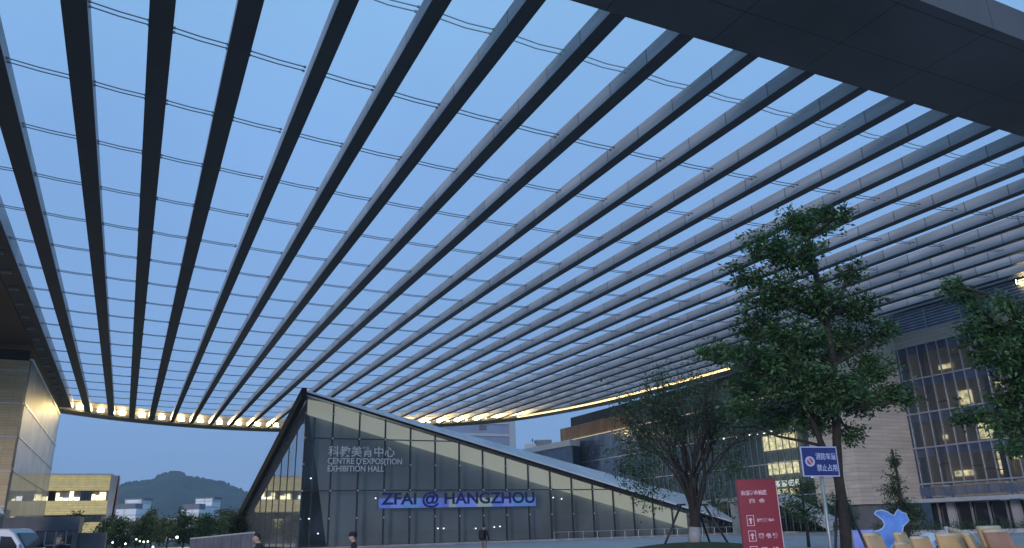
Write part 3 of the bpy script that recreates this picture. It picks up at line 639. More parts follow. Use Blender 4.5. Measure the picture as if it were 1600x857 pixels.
for k in range(16):
    kk = rng.randrange(18); i = rng.randrange(4); s = SB - .3 - 1.25 * kk; z = fl[i] + rng.uniform(.9, 2.2); mb.box(79.0, 79.1, s - 1.2, s - .05, z - .05, z + .05)
mb.build('vent_sashes', M['dark_metal'], wg)
mb = MB()
for k in range(4): s = 36 + k * 7; mb.box(79.6, 80.3, s, s + .7, 0, 20)
mb.build('columns', M['lgrey'], wg)
MB().box(76.4, 79.1, SA, 61, 3.0, 3.38).build('porch_roof', M['lgrey'], wg)
MB().box(80.2, 80.4, SA, SB, 0, 2.98).build('ground_glazing', M['dkglass'], wg)
mb = MB(); s = SB - 1
while s > SA: mb.box(79.9, 80.1, s - .07, s + .07, 0, 2.98); s -= 1.9
mb.build('ground_mullions', M['mull'], wg)
MB().box(78.85, 78.93, SA, SB, 3.7, 4.6).build('balustrade', mat('balustrade_glass', (.10, .14, .22), .15, 0, .2, 1, alpha_mix=.5), wg)
# flood under the roof at the right edge
o = copy_tree(bpy.data.objects['floodlight']); o.location = W(78.6, 44.6, 23.7); o.rotation_euler = (0, 0, TH + .5); o.scale = (.6, .6, .6)
tag(o, 'glowing warm floodlight above the louvres at the right edge of the photo', 'floodlight', 'floodlights along the curved canopy edge')
ld = bpy.data.lights.new('flood', 'AREA'); ld.size = .5; ld.energy = 120; ld.color = (1, .72, .34)
lo = bpy.data.objects.new('flood_light', ld); COL.objects.link(lo); lo.location = W(78.3, 43.6, 23.6); lo.rotation_euler = (W(.5, -1, .5)).to_track_quat('-Z', 'Y').to_euler()

# ------------------------------------------------------------------ foliage
def leaves(name, m, parent, twigs, per, size, rs, spread=.12, droop=.35, aspect=.42):
    """twigs: list of (p0, p1). Leaf blades set in pairs along each twig."""
    V = []; Fc = []
    T = np.array([[*a, *b] for a, b in twigs]); nT = len(T)
    t = rs.uniform(.15, 1.05, (nT, per)); P = T[:, None, :3] + (T[:, None, 3:] - T[:, None, :3]) * t[..., None]
    P = P.reshape(-1, 3) + rs.normal(0, spread, (nT * per, 3)); n = len(P)
    d = (T[:, 3:] - T[:, :3]); d /= np.linalg.norm(d, axis=1)[:, None] + 1e-9; d = np.repeat(d, per, 0)
    sd = rs.normal(0, 1, (n, 3)); sd[:, 2] *= .5
    ax = d * .6 + sd; ax[:, 2] -= droop; ax /= np.linalg.norm(ax, axis=1)[:, None]
    up = rs.normal(0, .55, (n, 3)); up[:, 2] += 1
    sdv = np.cross(ax, up); sdv /= np.linalg.norm(sdv, axis=1)[:, None] + 1e-9
    L = (size * rs.uniform(.6, 1.35, n))[:, None]; Wd = L * aspect
    a = P; b = P + ax * L * .45 + sdv * Wd * .5; c = P + ax * L; e = P + ax * L * .45 - sdv * Wd * .5
    co = np.stack([a, b, c, e], 1).reshape(-1, 3).astype(np.float32)
    if parent is not None: co -= np.array(parent.location, dtype=np.float32)
    me = bpy.data.meshes.new(name); me.vertices.add(4 * n); me.vertices.foreach_set('co', co.ravel())
    me.loops.add(4 * n); me.loops.foreach_set('vertex_index', np.arange(4 * n, dtype=np.int32))
    me.polygons.add(n); me.polygons.foreach_set('loop_start', np.arange(0, 4 * n, 4, dtype=np.int32)); me.polygons.foreach_set('loop_total', np.full(n, 4, dtype=np.int32))
    me.update(); me.validate(); me.materials.append(m)
    o = bpy.data.objects.new(name, me); COL.objects.link(o); o.parent = parent; return o
def wtube(mb, pts, rad, n=6): mb.tube(pts, rad, n)
def bez(a, b, rs, k=6, bend=.12, lift=0):
    a = np.array(a, float); b = np.array(b, float); L = np.linalg.norm(b - a); o1 = rs.normal(0, bend * L, 3); o1[2] += lift * L
    return [tuple(a + (b - a) * t + o1 * 4 * t * (1 - t) * .5) for t in np.linspace(0, 1, k)]
def wbuild(mb, name, m, parent):
    L = parent.location; mb.v = [(x - L.x, y - L.y, z - L.z) for x, y, z in mb.v]
    return mb.build(name, m, parent, smooth=True, fix=False)
def clump_tree(name, base, stem, clumps, ntw, per, size, leafm, barkm, seed, label, cat, group=None, limbs=None, r0=.16, spread=.12, droop=.35):
    """stem: world points of the trunk; clumps: (x,y,z,r[,rz]); every clump gets a limb, side twigs and leaves"""
    rs = np.random.RandomState(seed)
    root = empty(name, base, 0, label, cat, group)
    tr = MB(); st = [np.array(p) for p in stem]
    tr.tube([tuple(p) for p in st], [r0 * (1 - .55 * i / (len(st) - 1)) for i in range(len(st))], 9)
    wbuild(tr, 'trunk', barkm, root)
    br = MB(); tw = []
    tops = st[len(st) // 2:]
    for c in clumps:
        c = list(c); cc = np.array(c[:3]); r = c[3]; rz = c[4] if len(c) > 4 else r * .75
        cand = [p for p in tops if p[2] < cc[2] - .1] or [tops[0]]
        p0 = min(cand, key=lambda p: np.linalg.norm(p - cc) + .3 * abs(p[2] - cc[2]))
        pts = bez(p0, cc, rs, 7, .10, .05); br.tube(pts, [r0 * (.42 - .30 * i / 6) for i in range(7)], 6)
        nn = max(10, int(ntw * (r ** 2)))
        for k in range(nn):
            v = rs.normal(0, 1, 3); v /= np.linalg.norm(v); v[2] = v[2] * .8 + .1
            q = cc + v * np.array([r, r, rz]) * rs.uniform(.55, 1.12)
            s0 = np.array(pts[rs.randint(3, 7)]) + rs.normal(0, r * .22, 3)
            s1 = s0 + (q - s0) * .45 + rs.normal(0, r * .08, 3)
            if k % 3 == 0: br.tube([tuple(s0), tuple(s1), tuple(q)], [r0 * .09, r0 * .06, r0 * .03], 4, cap=False)
            tw.append((s1, q))
    wbuild(br, 'branches', barkm, root)
    leaves('foliage', leafm, root, tw, per, size, rs, spread, droop)
    return root
def pxclumps(lst, Y, f=None, rs=None, depth=1.2):
    rs = rs or np.random.RandomState(1); out = []
    for (px, py, rp) in lst:
        P = at(px, py, Y + rs.uniform(-depth, depth)); k = Y / FPX * 1.02; out.append((P.x, P.y, P.z, rp * k, rp * k * .8))
    return out
# tall tree right of centre
Y = 17.0
base = at(1326, 930, Y); base.z = 0
P_ = lambda px, py, dY=0: tuple(at(px, py, Y + dY))
stem = [tuple(base), P_(1321, 830), P_(1316, 785), P_(1310, 745), P_(1308, 700, .1), P_(1306, 640, .15), P_(1303, 570, .1), P_(1290, 500), P_(1275, 430), P_(1262, 370)]
cl = [(1235, 350, 38), (1285, 345, 34), (1190, 385, 38), (1160, 430, 30), (1240, 400, 46), (1310, 335, 22), (1200, 460, 46), (1265, 465, 50), (1330, 425, 26), (1180, 510, 38), (1345, 480, 40), (1380, 515, 30), (1240, 530, 54), (1310, 540, 56), (1170, 560, 40), (1120, 555, 30), (1095, 548, 20),
      (1372, 575, 40), (1230, 590, 56), (1300, 610, 60), (1160, 610, 34), (1350, 630, 42), (1405, 612, 26), (1270, 660, 40), (1200, 655, 34), (1330, 680, 24), (1425, 625, 14), (1150, 640, 26)]
clump_tree('broadleaf_tree', base, stem, pxclumps(cl, Y), 150, 26, .115, M['leaf'], M['bark'], 4, 'tall leafy tree with forked dark trunk beside the blue road sign', 'tree', r0=.125, spread=.07)
t = bpy.data.objects['broadleaf_tree']
rs = np.random.RandomState(9); mb = MB()
mb.tube([P_(1310, 748), P_(1296, 722), P_(1284, 695), P_(1270, 660, -.2), P_(1240, 610, -.3)], [.09, .085, .07, .05, .03], 7)
mb.tube([P_(1284, 697), P_(1255, 690), P_(1215, 682), P_(1180, 667), P_(1140, 668), P_(1120, 672)], [.035, .03, .028, .02, .015, .01], 6)
wbuild(mb, 'limb', M['bark'], t)
# right-hand tree reaching in from outside the frame
Y = 14.0
base = at(1662, 950, Y); base.z = 0
stem = [tuple(base), P_(1655, 850), P_(1645, 780), P_(1635, 720), P_(1625, 660), P_(1612, 600), P_(1602, 540), P_(1590, 480)]
cl = [(1478, 448, 20), (1500, 462, 24), (1525, 480, 22), (1545, 515, 36), (1510, 520, 22), (1575, 555, 40), (1600, 510, 36), (1530, 560, 18), (1590, 600, 34), (1560, 625, 26), (1515, 648, 20), (1500, 655, 12), (1585, 665, 36), (1600, 700, 26), (1575, 700, 16), (1640, 560, 60), (1660, 480, 60), (1650, 640, 60), (1700, 560, 70), (1570, 470, 22)]
clump_tree('broadleaf_tree', base, stem, pxclumps(cl, Y), 200, 22, .11, M['leaf'], M['bark'], 14, 'leafy tree whose branches reach in at the right edge', 'tree', r0=.14, spread=.06)
# vase shaped multi-stem tree on the mound
Y = 44.0
mound = empty('mound', (0, 0, 0)); bpy.data.objects.remove(mound)
mc = at(1085, 845, Y); mb = MB()
NR, NA = 10, 36; mb.v.append((mc.x, mc.y, .62))
for i in range(1, NR + 1):
    for a in range(NA):
        r = 5.6 * i / NR; mb.v.append((mc.x + cos(2 * pi * a / NA) * r * .95, mc.y + sin(2 * pi * a / NA) * r * 1.1, .62 * (1 - (i / NR) ** 2) + .006))
for a in range(NA): mb.f.append((0, 1 + a, 1 + (a + 1) % NA))
for i in range(NR - 1):
    for a in range(NA): b = (a + 1) % NA; mb.f.append((1 + i * NA + a, 1 + (i + 1) * NA + a, 1 + (i + 1) * NA + b, 1 + i * NA + b))
tag(mb.build('grass_mound', M['grass'], smooth=True), kind='structure')
base = Vector((mc.x, mc.y, .55))
rs = np.random.RandomState(2)
vt = empty('multi_stem_tree', base, 0, 'vase shaped tree with many fanning dark stems on the grass mound', 'tree')
tr = MB(); tr.tube([tuple(base - Vector((0, 0, .1))), tuple(at(1086, 815, Y)), tuple(at(1086, 793, Y))], [.34, .30, .30], 10); wbuild(tr, 'trunk', M['bark2'], vt)
tr = MB(); tr.tube([tuple(base - Vector((0, 0, .05))), tuple(at(1085.5, 824, Y))], [.355, .325], 10); wbuild(tr, 'limewash_band', M['lime'], vt)
br = MB(); tw = []
def fork(p, dirv, L, r, depth):
    d = dirv / np.linalg.norm(dirv); q = p + d * L
    mid = p + d * L * .5 + rs.normal(0, .05 * L, 3)
    br.tube([tuple(p), tuple(mid), tuple(q)], [r, r * .85, r * .7], 5, cap=False)
    if depth <= 2: tw.append((mid, q))
    if depth == 0: return
    for k in range(2 if depth > 2 else 3):
        nd = d + rs.normal(0, .30, 3); nd[2] += .10
        fork(q, nd, L * rs.uniform(.66, .9), r * .66, depth - 1)
ctr = np.array(at(1086, 795, Y))
for k in range(17):
    a = 2 * pi * k / 17 + rs.uniform(-.2, .2); tilt = rs.uniform(.12, .62)
    fork(ctr + rs.normal(0, .12, 3), np.array([cos(a) * tilt, sin(a) * tilt, 1.0]), rs.uniform(1.7, 2.3), .085, 4)
wbuild(br, 'stems', M['bark2'], vt)
leaves('foliage', M['leaf2'], vt, tw, 5, .19, rs, .14, .3)
extra = []
for (px, py, r, k) in [(985, 640, 30, 90), (1000, 700, 40, 150), (985, 735, 28, 90), (1040, 610, 30, 110), (1090, 605, 35, 120), (1130, 660, 35, 130), (1140, 720, 30, 110), (1010, 765, 30, 70), (1030, 660, 30, 80), (1120, 780, 22, 50)]:
    for j in range(k):
        c = np.array(at(px, py, Y + rs.uniform(-2.5, 2.5))); q = c + rs.normal(0, r * Y / FPX * .5, 3); extra.append((q, q + rs.normal(0, .3, 3)))
leaves('outer_foliage', M['leaf2'], vt, extra, 9, .20, rs, .16, .3)
def tripod(label, C, top, legs, r=.035):
    t = empty('tree_stake', C, 0, label, 'tree stake', 'stakes that prop the trees'); 
    for lg in legs:
        mb = MB().tube([tuple(lg), tuple(top)], r, 6); wbuild(mb, 'leg', M['dark_metal'], t)
    mb = MB(); 
    for a, b in zip(legs, legs[1:] + legs[:1]):
        pa = Vector(top) + (Vector(a) - Vector(top)) * .04; pb = Vector(top) + (Vector(b) - Vector(top)) * .04; mb.tube([tuple(pa), tuple(pb)], r, 5)
    wbuild(mb, 'collar', M['dark_metal'], t)
gl = lambda px, Y, z=0.05: Vector((at(px, 850, Y).x, Y, z))
top = at(1084, 789, Y)
for (px, z, dY, tpx, nm) in [(1034, .25, -.5, 1064, 'left'), (1142, .25, -.5, 1100, 'right'), (1110, .4, 2.5, 1088, 'rear')]:
    a = gl(px, Y + dY, z); b = at(tpx, 789, Y); s_ = empty('tree_stake', a, 0, 'dark %s prop leaning on the many stemmed tree' % nm, 'tree stake', 'stakes that prop the trees')
    wbuild(MB().tube([tuple(a), tuple(b)], .06, 6), 'pole', M['dark_metal'], s_)
    wbuild(MB().tube([tuple(b - Vector((.25, 0, 0))), tuple(b + Vector((.25, 0, 0)))], .05, 6), 'tie', M['dark_metal'], s_)
Y = 17.0
for (bx, dY, tx, nm) in [(1293, -.3, 1307, 'left'), (1375, -.4, 1322, 'right'), (1338, .9, 1318, 'rear')]:
    a = Vector((at(bx, 928, Y).x, Y + dY, 0)); b = at(tx, 783, Y); s_ = empty('tree_stake', a, 0, 'dark %s prop leaning on the tall leafy tree trunk' % nm, 'tree stake', 'stakes that prop the trees')
    wbuild(MB().tube([tuple(a), tuple(b)], .028, 6), 'pole', M['dark_metal'], s_)
    wbuild(MB().tube([tuple(b - Vector((.10, 0, 0))), tuple(b + Vector((.10, 0, 0)))], .02, 6), 'tie', M['dark_metal'], s_)
# young conical tree in front of the blank wall
def bushtree(name, px, ybase, Y, h, w, m, seed, label, cat='tree', cone=False, group=None, n=9, leaf=.22, dens=16, per=12):
    rs = np.random.RandomState(seed); x = at(px, 840, Y).x; base = Vector((x, Y, 0)); cl = []
    for k in range(n):
        t = (k + .5) / n
        rr = w / 2 * ((1.05 - t) if cone else math.sqrt(max(.05, 1 - (2 * t - 1) ** 2)) * .8 + .12)
        zz = h * (.18 + .80 * t) if cone else h * (.28 + .62 * t)
        for j in range(1 if (cone and t > .6) else 3):
            a = rs.uniform(0, 2 * pi); o = rr * (.55 if not (cone and t > .6) else .1)
            cl.append((x + cos(a) * o, Y + sin(a) * o, zz + rs.uniform(-.1, .1) * h, max(.12 * w, rr * .62), max(.10 * w, rr * .5)))
    stem = [(x, Y, 0), (x + .03, Y, h * .2), (x, Y, h * .45), (x + .05, Y, h * .7), (x, Y, h * .93)]
    return clump_tree(name, base, stem, cl, dens, per, leaf, m, M['bark'], seed, label, cat, group, r0=.02 * h + .02, spread=leaf * .6)
bushtree('young_tree', 1418, 830, 45, 5.7, 3.0, M['leaf3'], 31, 'young cone shaped tree before the blank beige wall', cone=True, leaf=.17, dens=26)
bushtree('round_tree', 1262, 830, 50, 4.4, 3.6, M['leaf'], 32, 'bushy green tree behind the pole of the blue road sign', leaf=.17, n=6, dens=20)
bushtree('round_tree', 1318, 830, 52, 3.4, 2.6, M['leaf'], 33, 'smaller bushy tree behind the tall forked trunk', leaf=.17, n=5, dens=20)
LT = [(168, 105, 4.6, 4.2, 'leaf2', 'dark round tree just right of the ochre building'), (192, 98, 3.9, 4.0, 'leaf', 'round tree second from the ochre building'), (214, 118, 4.0, 4.6, 'leaf2', 'round tree below the left pale tower'),
      (236, 110, 4.6, 5.0, 'leaf', 'bushy tree between the towers, in front'), (228, 140, 6.4, 4.0, 'leaf2', 'slender dark tree right of the left pale tower'), (262, 120, 4.4, 5.0, 'leaf3', 'olive tree in front of the small pale block'), (287, 98, 4.6, 3.2, 'leaf2', 'dark shrub tree under the right pale tower'),
      (307, 112, 4.4, 5.2, 'leaf', 'bright green tree in front of the right pale tower'), (325, 100, 4.4, 5.0, 'leaf', 'tall green tree right of the right pale tower'), (350, 112, 5.3, 5.8, 'leaf3', 'brownish green tree before the hill, behind the low wall'), (374, 108, 5.0, 4.6, 'leaf2', 'dark tree next to the raking roof edge'),
      (112, 110, 5.6, 3.0, 'leaf2', 'small dark tree above the grey pavilion'), (250, 170, 5.6, 9, 'leaf2', 'distant broad tree at the foot of the hill')]
for i, (px, YY, h, w_, mk, lab) in enumerate(LT): bushtree('park_tree', px, 0, YY, h, w_, M[mk], 50 + i, lab, leaf=.38, n=6, dens=5.5, per=13, group='trees along the left side of the square')
# hedge in front of the right buildings
rs = np.random.RandomState(77); tw = []
for k in range(900):
    t = rs.uniform(0, 1); a = W(66, 56, 0) + (W(76, 42, 0) - W(66, 56, 0)) * t; q = np.array(a) + np.array([rs.uniform(-.5, .5), rs.uniform(-.5, .5), rs.uniform(.1, 1.0)]); tw.append((q, q + rs.normal(0, .15, 3)))
hd = empty('hedge', W(71, 49, 0), 0, 'long clipped dark hedge in front of the right hand buildings', 'hedge')
leaves('foliage', M['leaf2'], hd, tw, 12, .14, rs, .12, .1)
tag(MB().hexa([(65.6, 56.3, 0), (76, 41.4, 0), (76.4, 42, 0), (66, 57, 0)], [(65.6, 56.3, .35), (76, 41.4, .35), (76.4, 42, .35), (66, 57, .35)]).build('planter_kerb', M['lgrey']), 'pale kerb along the foot of the dark hedge', 'kerb').rotation_euler.z = TH

# ------------------------------------------------------------------ signs
rsn = empty('red_sign', (0, 0, 0), 0, 'tall red direction sign with white arrows and lettering', 'sign')
Y = 20.5; c = at(1187, 812, Y); rsn.location = (c.x, Y, 0); wds = .97
rsn.rotation_euler = (0, 0, R(-8)); 
MB().box(-wds / 2, wds / 2, -.09, .09, 0, 2.63).build('panel', M['red'], rsn, bevel=.012)
MB().box(-wds / 2 - .05, wds / 2 + .05, -.14, .14, 0, .06).build('foot', M['dark_metal'], rsn)
MB().box(wds / 2 + .002, wds / 2 + .02, -.07, .07, .1, 2.55).build('side_light', M['pink'], rsn)
def rt(body, x, z, size, w, b=.004): text(body, size, M['pink'], rsn, (x, -.10, z), width=w, ext=.004, bold=b)
rt('杭州市余杭区', -.40, 2.25, .12, .64); rt('商  会', -.22, 2.05, .12, .40)
for k, z in enumerate((1.52, 1.15, .78)):
    mb = MB(); x0, x1 = -.33, -.15; y0, y1 = z - .03, z + .23; t_ = .014
    mb.box(x0, x1, -.104, -.096, y0, y0 + t_); mb.box(x0, x1, -.104, -.096, y1 - t_, y1); mb.box(x0, x0 + t_, -.104, -.096, y0 + t_, y1 - t_); mb.box(x1 - t_, x1, -.104, -.096, y0 + t_, y1 - t_)
    mb.build('arrow_frame', M['pink'], rsn)
    cx, cz = (x0 + x1) / 2, (y0 + y1) / 2
    if k < 2: mb = MB().prism([(cx - .055, cz + .01), (cx, cz + .075), (cx + .055, cz + .01), (cx + .02, cz + .01), (cx + .02, cz - .08), (cx - .02, cz - .08), (cx - .02, cz + .01)], -.105, -.097)
    else: mb = MB().prism([(cx - .055, cz + .07), (cx + .03, cz + .07), (cx + .005, cz + .04), (cx + .06, cz - .03), (cx + .035, cz - .06), (cx - .02, cz + .01), (cx - .055, cz - .02)], -.105, -.097)
    mb.build('arrow', M['pink'], rsn)
rt('科教美育中心', -.08, 1.59, .085, .42); rt('图 书 馆', -.08, 1.20, .13, .46); rt('07 - 10', -.06, .91, .10, .42); rt('07 - 12', -.06, .78, .10, .42)

Y = 13.5; bs = empty('road_sign', (0, 0, 0), 0, 'blue fire lane sign board with round symbol on a grey pole', 'road sign')
c = at(1265, 722, Y); bs.location = (c.x + .12, Y, 0); bs.rotation_euler = (0, R(1.0), R(6))
zb = c.z
MB().tube([(.02, .03, 0), (.02, .03, zb + .2)], .032, 10).build('pole', M['galv'], bs, smooth=True)
tilt = empty('board', (0, 0, 0)); bpy.data.objects.remove(tilt)
W2, H2 = .325, .25
bd = MB().box(-W2, W2, -.03, -.01, zb - H2, zb + H2).build('board', M['signwhite'], bs, bevel=.004)
MB().box(-W2 + .02, W2 - .02, -.034, -.0305, zb - H2 + .02, zb + H2 - .02).build('blue_face', M['signblue'], bs)
def ring(cx, cz, r0, r1, y0, y1, n=28):
    mb = MB()
    for k in range(n):
        a, b = 2 * pi * k / n, 2 * pi * (k + 1) / n
        mb.hexa([(cx + r0 * cos(a), y0, cz + r0 * sin(a)), (cx + r1 * cos(a), y0, cz + r1 * sin(a)), (cx + r1 * cos(b), y0, cz + r1 * sin(b)), (cx + r0 * cos(b), y0, cz + r0 * sin(b))],
                [(cx + r0 * cos(a), y1, cz + r0 * sin(a)), (cx + r1 * cos(a), y1, cz + r1 * sin(a)), (cx + r1 * cos(b), y1, cz + r1 * sin(b)), (cx + r0 * cos(b), y1, cz + r0 * sin(b))])
    return mb
ring(-.18, zb, .055, .085, -.040, -.035).build('symbol_ring', M['signwhite'], bs)
ring(-.18, zb, .001, .054, -.039, -.0355).build('symbol_disc', M['signred'], bs)
MB().prism([(-.225, zb + .05), (-.21, zb + .062), (-.135, zb - .05), (-.15, zb - .062)], -.043, -.0402).build('symbol_bar', M['signwhite'], bs)
text('消防车道', .12, M['signwhite'], bs, (-.07, -.036, zb + .04), width=.36, ext=.003, bold=.002)
text('禁止占用', .12, M['signwhite'], bs, (-.07, -.036, zb - .15), width=.36, ext=.003, bold=.002)

# blue cut-out board and poster
Y = 26.0
def outl(pts, Y, cx): return [(at(x, y, Y).x - cx, at(x, y, Y).z) for x, y in pts]
co = [(1366, 803), (1369, 799), (1377, 797.5), (1386, 800), (1392, 804), (1397, 806), (1400, 801), (1403, 796.5), (1409, 801), (1416, 803), (1417, 808), (1420, 813), (1416, 818), (1411, 823), (1410, 830), (1406, 838), (1400, 846), (1392, 856), (1386, 870), (1376, 870), (1378, 856), (1374, 846), (1370, 838), (1367, 830), (1374, 829), (1380, 825), (1382, 820), (1379, 813), (1373, 808)]
cx = at(1393, 840, Y).x
cb = empty('cutout_board', (cx, Y, 0), 0, 'blue bird shaped cut-out board with a pale edge behind the tan chairs', 'cut-out')
MB().prism(outl(co, Y, cx), 0, .05).build('panel', M['cutblue'], cb)
mb = MB().tube([(x, -.004, z) for x, z in outl(co + co[:1], Y, cx)], .022, 5); mb.build('rim', M['cutedge'], cb)
MB().box(-.5, .5, .0, .5, 0, .06).build('foot', M['dark_metal'], cb)
MB().tube([(-.1, .45, .03), (-.1, .06, .7)], .02, 5).build('strut', M['dark_metal'], cb)
Y = 25.0; a = at(1331, 829, Y); b = at(1364, 829, Y)
ps = empty('poster_stand', ((a.x + b.x) / 2, Y, 0), R(4), 'pale blue poster panel standing behind the tall tree trunk', 'poster')
hw = (b.x - a.x) / 2
MB().box(-hw, hw, 0, .04, .15, a.z).build('print', M['poster'], ps)
MB().box(-hw - .03, -hw - .001, -.01, .05, 0, a.z + .02).build('frame_post', M['galv'], ps); MB().box(hw + .001, hw + .03, -.01, .05, 0, a.z + .02).build('frame_post', M['galv'], ps)

# ------------------------------------------------------------------ tan chairs
def chair(m):
    r = empty('lounge_chair', (0, 0, 0))
    # back leans backwards (+y is the back)
    MB().hexa([(-.30, .22, .30), (.30, .22, .30), (.30, .34, .28), (-.30, .34, .28)], [(-.28, .44, .98), (.28, .44, .98), (.28, .55, .95), (-.28, .55, .95)]).build('backrest', m, r, bevel=.035).name_full
    bk_ = [c for c in bpy.data.objects if c.parent == r][-1]; MB().tube([(-.27, .495, .965), (.27, .495, .965)], .055, 8).build('top_roll', M['cream'], bk_, smooth=True)
    MB().box(-.30, .30, -.34, .24, .26, .42).build('seat', m, r, bevel=.04)
    MB().box(-.37, -.305, -.34, .36, .12, .60).build('armrest', m, r, bevel=.02); MB().box(.305, .37, -.34, .36, .12, .60).build('armrest', m, r, bevel=.02)
    for sx in (-.32, .32):
        for sy in (-.3, .3): MB().tube([(sx, sy, 0), (sx, sy, .13)], .02, 6).build('leg', M['dark_metal'], r)
    return r
pA = chair(M['tan']); pB = None
spots_c = [(1402, 19.0, 38, 1.25, 'large tan padded chair nearest the blue cut-out board'), (1441, 22.5, 42, 1.18, 'tan padded chair second from the blue cut-out board'), (1466, 20.6, 25, 1.10, 'tan padded chair turned away in front of the white cloth'), (1440, 19.2, 35, 1.02, 'low tan padded chair between the large one and the white cloth'),
           (1503, 20.3, 2, 1.16, 'wide tan padded chair under the round blue cushion')]
for k in range(5): spots_c.append((1524 + k * 8, 25.0 - k * 1.3, 66 - 3 * k, 1.24 - .014 * k, '%s tan chair from the back in the tight slanting row' % ords[k]))
spots_c += [(1574, 22.5, 8, 1.28, 'tan chair standing highest behind the reddish chair')]
for i, (px, YY, rz, sc, lab) in enumerate(spots_c):
    o = pA if i == 0 else copy_tree(pA)
    o.location = (at(px, 845, YY).x, YY, 0); o.rotation_euler = (0, 0, R(rz)); o.scale = (sc, sc, sc)
    tag(o, lab, 'chair', 'tan padded chairs at the lower right')
pB = chair(M['redtan']); pB.location = (at(1590, 845, 19.4).x, 19.4, 0); pB.rotation_euler.z = R(14); pB.scale = (1.24, 1.24, 1.24)
tag(pB, 'reddish brown padded chair at the lower right corner', 'chair', 'tan padded chairs at the lower right')
# cloth, cushions, cup
Y = 27.0; x = at(1458, 840, Y).x
mb = MB(); mb.lathe([(.85, .30), (.72, .62), (.5, .86), (.28, 1.02), (.08, 1.10)], (0, 0, 0), 20)
o = mb.build('covered_table', M['white'], smooth=True); o.location = (x - .1, Y, 0); o.scale = (1, .7, 1); tag(o, 'white cloth heaped over a low table behind the tan chairs', 'cloth')
for i, (px, YY, lab) in enumerate([(1478, 26.0, 'lilac cushion lying right of the white cloth'), (1424, 26.0, 'lilac cushion between the two left tan chairs')]):
    o = MB().lathe([(.05, -.09), (.30, -.07), (.36, 0), (.30, .07), (.05, .09)], n=18).build('cushion', M['lilac'], smooth=True); o.location = (at(px, 838, YY).x, YY, .80); o.rotation_euler.x = R(12); tag(o, lab, 'cushion')
    s_ = MB().box(-.28, .28, -.2, .2, 0, .72).build('stool', M['greycloth'], bevel=.03); s_.location = (at(px, 838, YY).x, YY, 0); tag(s_, 'dark fabric stool under the ' + lab.split(' lying')[0].split(' between')[0] + (' by the cloth' if i == 0 else ' by the left chairs'), 'stool')
o = MB().lathe([(.30, 0), (.28, .12), (.2, .22), (.06, .28)], n=20).build('round_cushion', M['cutblue'], smooth=True); o.location = (at(1504, 840, 25.6).x, 25.6, .82); tag(o, 'round blue domed cushion with pale rim on a tan chair', 'cushion')
o = MB().tube([(-.31, 0, 0), (-.28, 0, .13), (-.2, 0, .24), (0, 0, .31), (.2, 0, .24), (.28, 0, .13), (.31, 0, 0)], .03, 6).build('cushion_hoop', M['white']); o.location = (at(1504, 840, 25.5).x, 25.3, .84); tag(o, 'pale hoop standing over the round blue cushion', 'hoop')
s_ = MB().box(-.3, .3, -.25, .25, 0, .80).build('stool', M['greycloth'], bevel=.03); s_.location = (at(1504, 838, 25.6).x, 25.6, 0); tag(s_, 'dark stool under the round blue cushion', 'stool')
o = MB().lathe([(.05, 0), (.055, .02), (.075, .24), (.07, .25)], n=14).build('paper_cup', M['white']); o.location = (at(1480, 833, 30).x, 30, .98); tag(o, 'white cup standing on a dark table right of the white cloth', 'cup')
tb = empty('side_table', (at(1480, 833, 30).x, 30, 0), 0, 'dark table under the white cup', 'table')
MB().box(-.5, .5, -.3, .3, .93, .975).build('tabletop', M['dark_metal'], tb)
for a in (-.45, .45):
    for b in (-.25, .25): MB().tube([(a, b, 0), (a, b, .93)], .02, 6).build('leg', M['dark_metal'], tb)

# ------------------------------------------------------------------ van
vn = empty('van', (0, 0, 0), 0, 'silver white passenger van with dark side windows at the left edge', 'van')
Y = 42.0; xf = at(66, 850, Y).x; vn.location = (xf - 2.6, Y, 0); vn.rotation_euler.z = R(0)
side = [(-2.6, .35), (2.55, .35), (2.64, .75), (2.58, 1.08), (2.25, 1.28), (1.62, 2.05), (1.3, 2.26), (-2.3, 2.32), (-2.55, 2.1), (-2.62, 1.2)]
MB().prism(side, -.95, .95).build('body', M['van'], vn, bevel=.07)
MB().prism([(-2.3, 1.22), (-.55, 1.22), (-.55, 1.92), (-2.3, 1.96)], -.975, -.955).build('side_window', M['dkglass'], vn)
MB().prism([(-.42, 1.22), (.84, 1.22), (.84, 1.90), (-.42, 1.92)], -.975, -.955).build('side_window', M['dkglass'], vn)
MB().prism([(1.02, 1.24), (2.02, 1.24), (1.52, 1.86), (.98, 1.90)], -.975, -.955).build('door_window', M['dkglass'], vn)
MB().hexa([(2.26, -.80, 1.30), (2.26, .80, 1.30), (2.29, .80, 1.32), (2.29, -.80, 1.32)], [(1.66, -.74, 2.02), (1.66, .74, 2.02), (1.70, .74, 2.04), (1.70, -.74, 2.04)]).build('windscreen', M['dkglass'], vn)
for x in (-1.7, 1.65):
    for y0, y1 in ((-1.0, -.78), (.78, 1.0)):
        wv = MB(); N = 22; wv.v = [(x + .34 * cos(2 * pi * k / N), y0, .35 + .34 * sin(2 * pi * k / N)) for k in range(N)] + [(x + .34 * cos(2 * pi * k / N), y1, .35 + .34 * sin(2 * pi * k / N)) for k in range(N)]
        wv.f = [tuple(range(N)), tuple(range(2 * N - 1, N - 1, -1))] + [(k, (k + 1) % N, N + (k + 1) % N, N + k) for k in range(N)]
        wv.build('wheel', M['rubber'], vn, bevel=.03)
MB().box(2.0, 2.12, -1.16, -.98, 1.25, 1.5).build('wing_mirror', M['van'], vn, bevel=.03)
MB().box(2.5, 2.60, -.85, -.5, .78, .95).build('headlight', M['lgrey'], vn, bevel=.02)
MB().box(-.50, -.46, -.985, -.957, .5, 2.0).build('door_pillar', M['dark_metal'], vn)

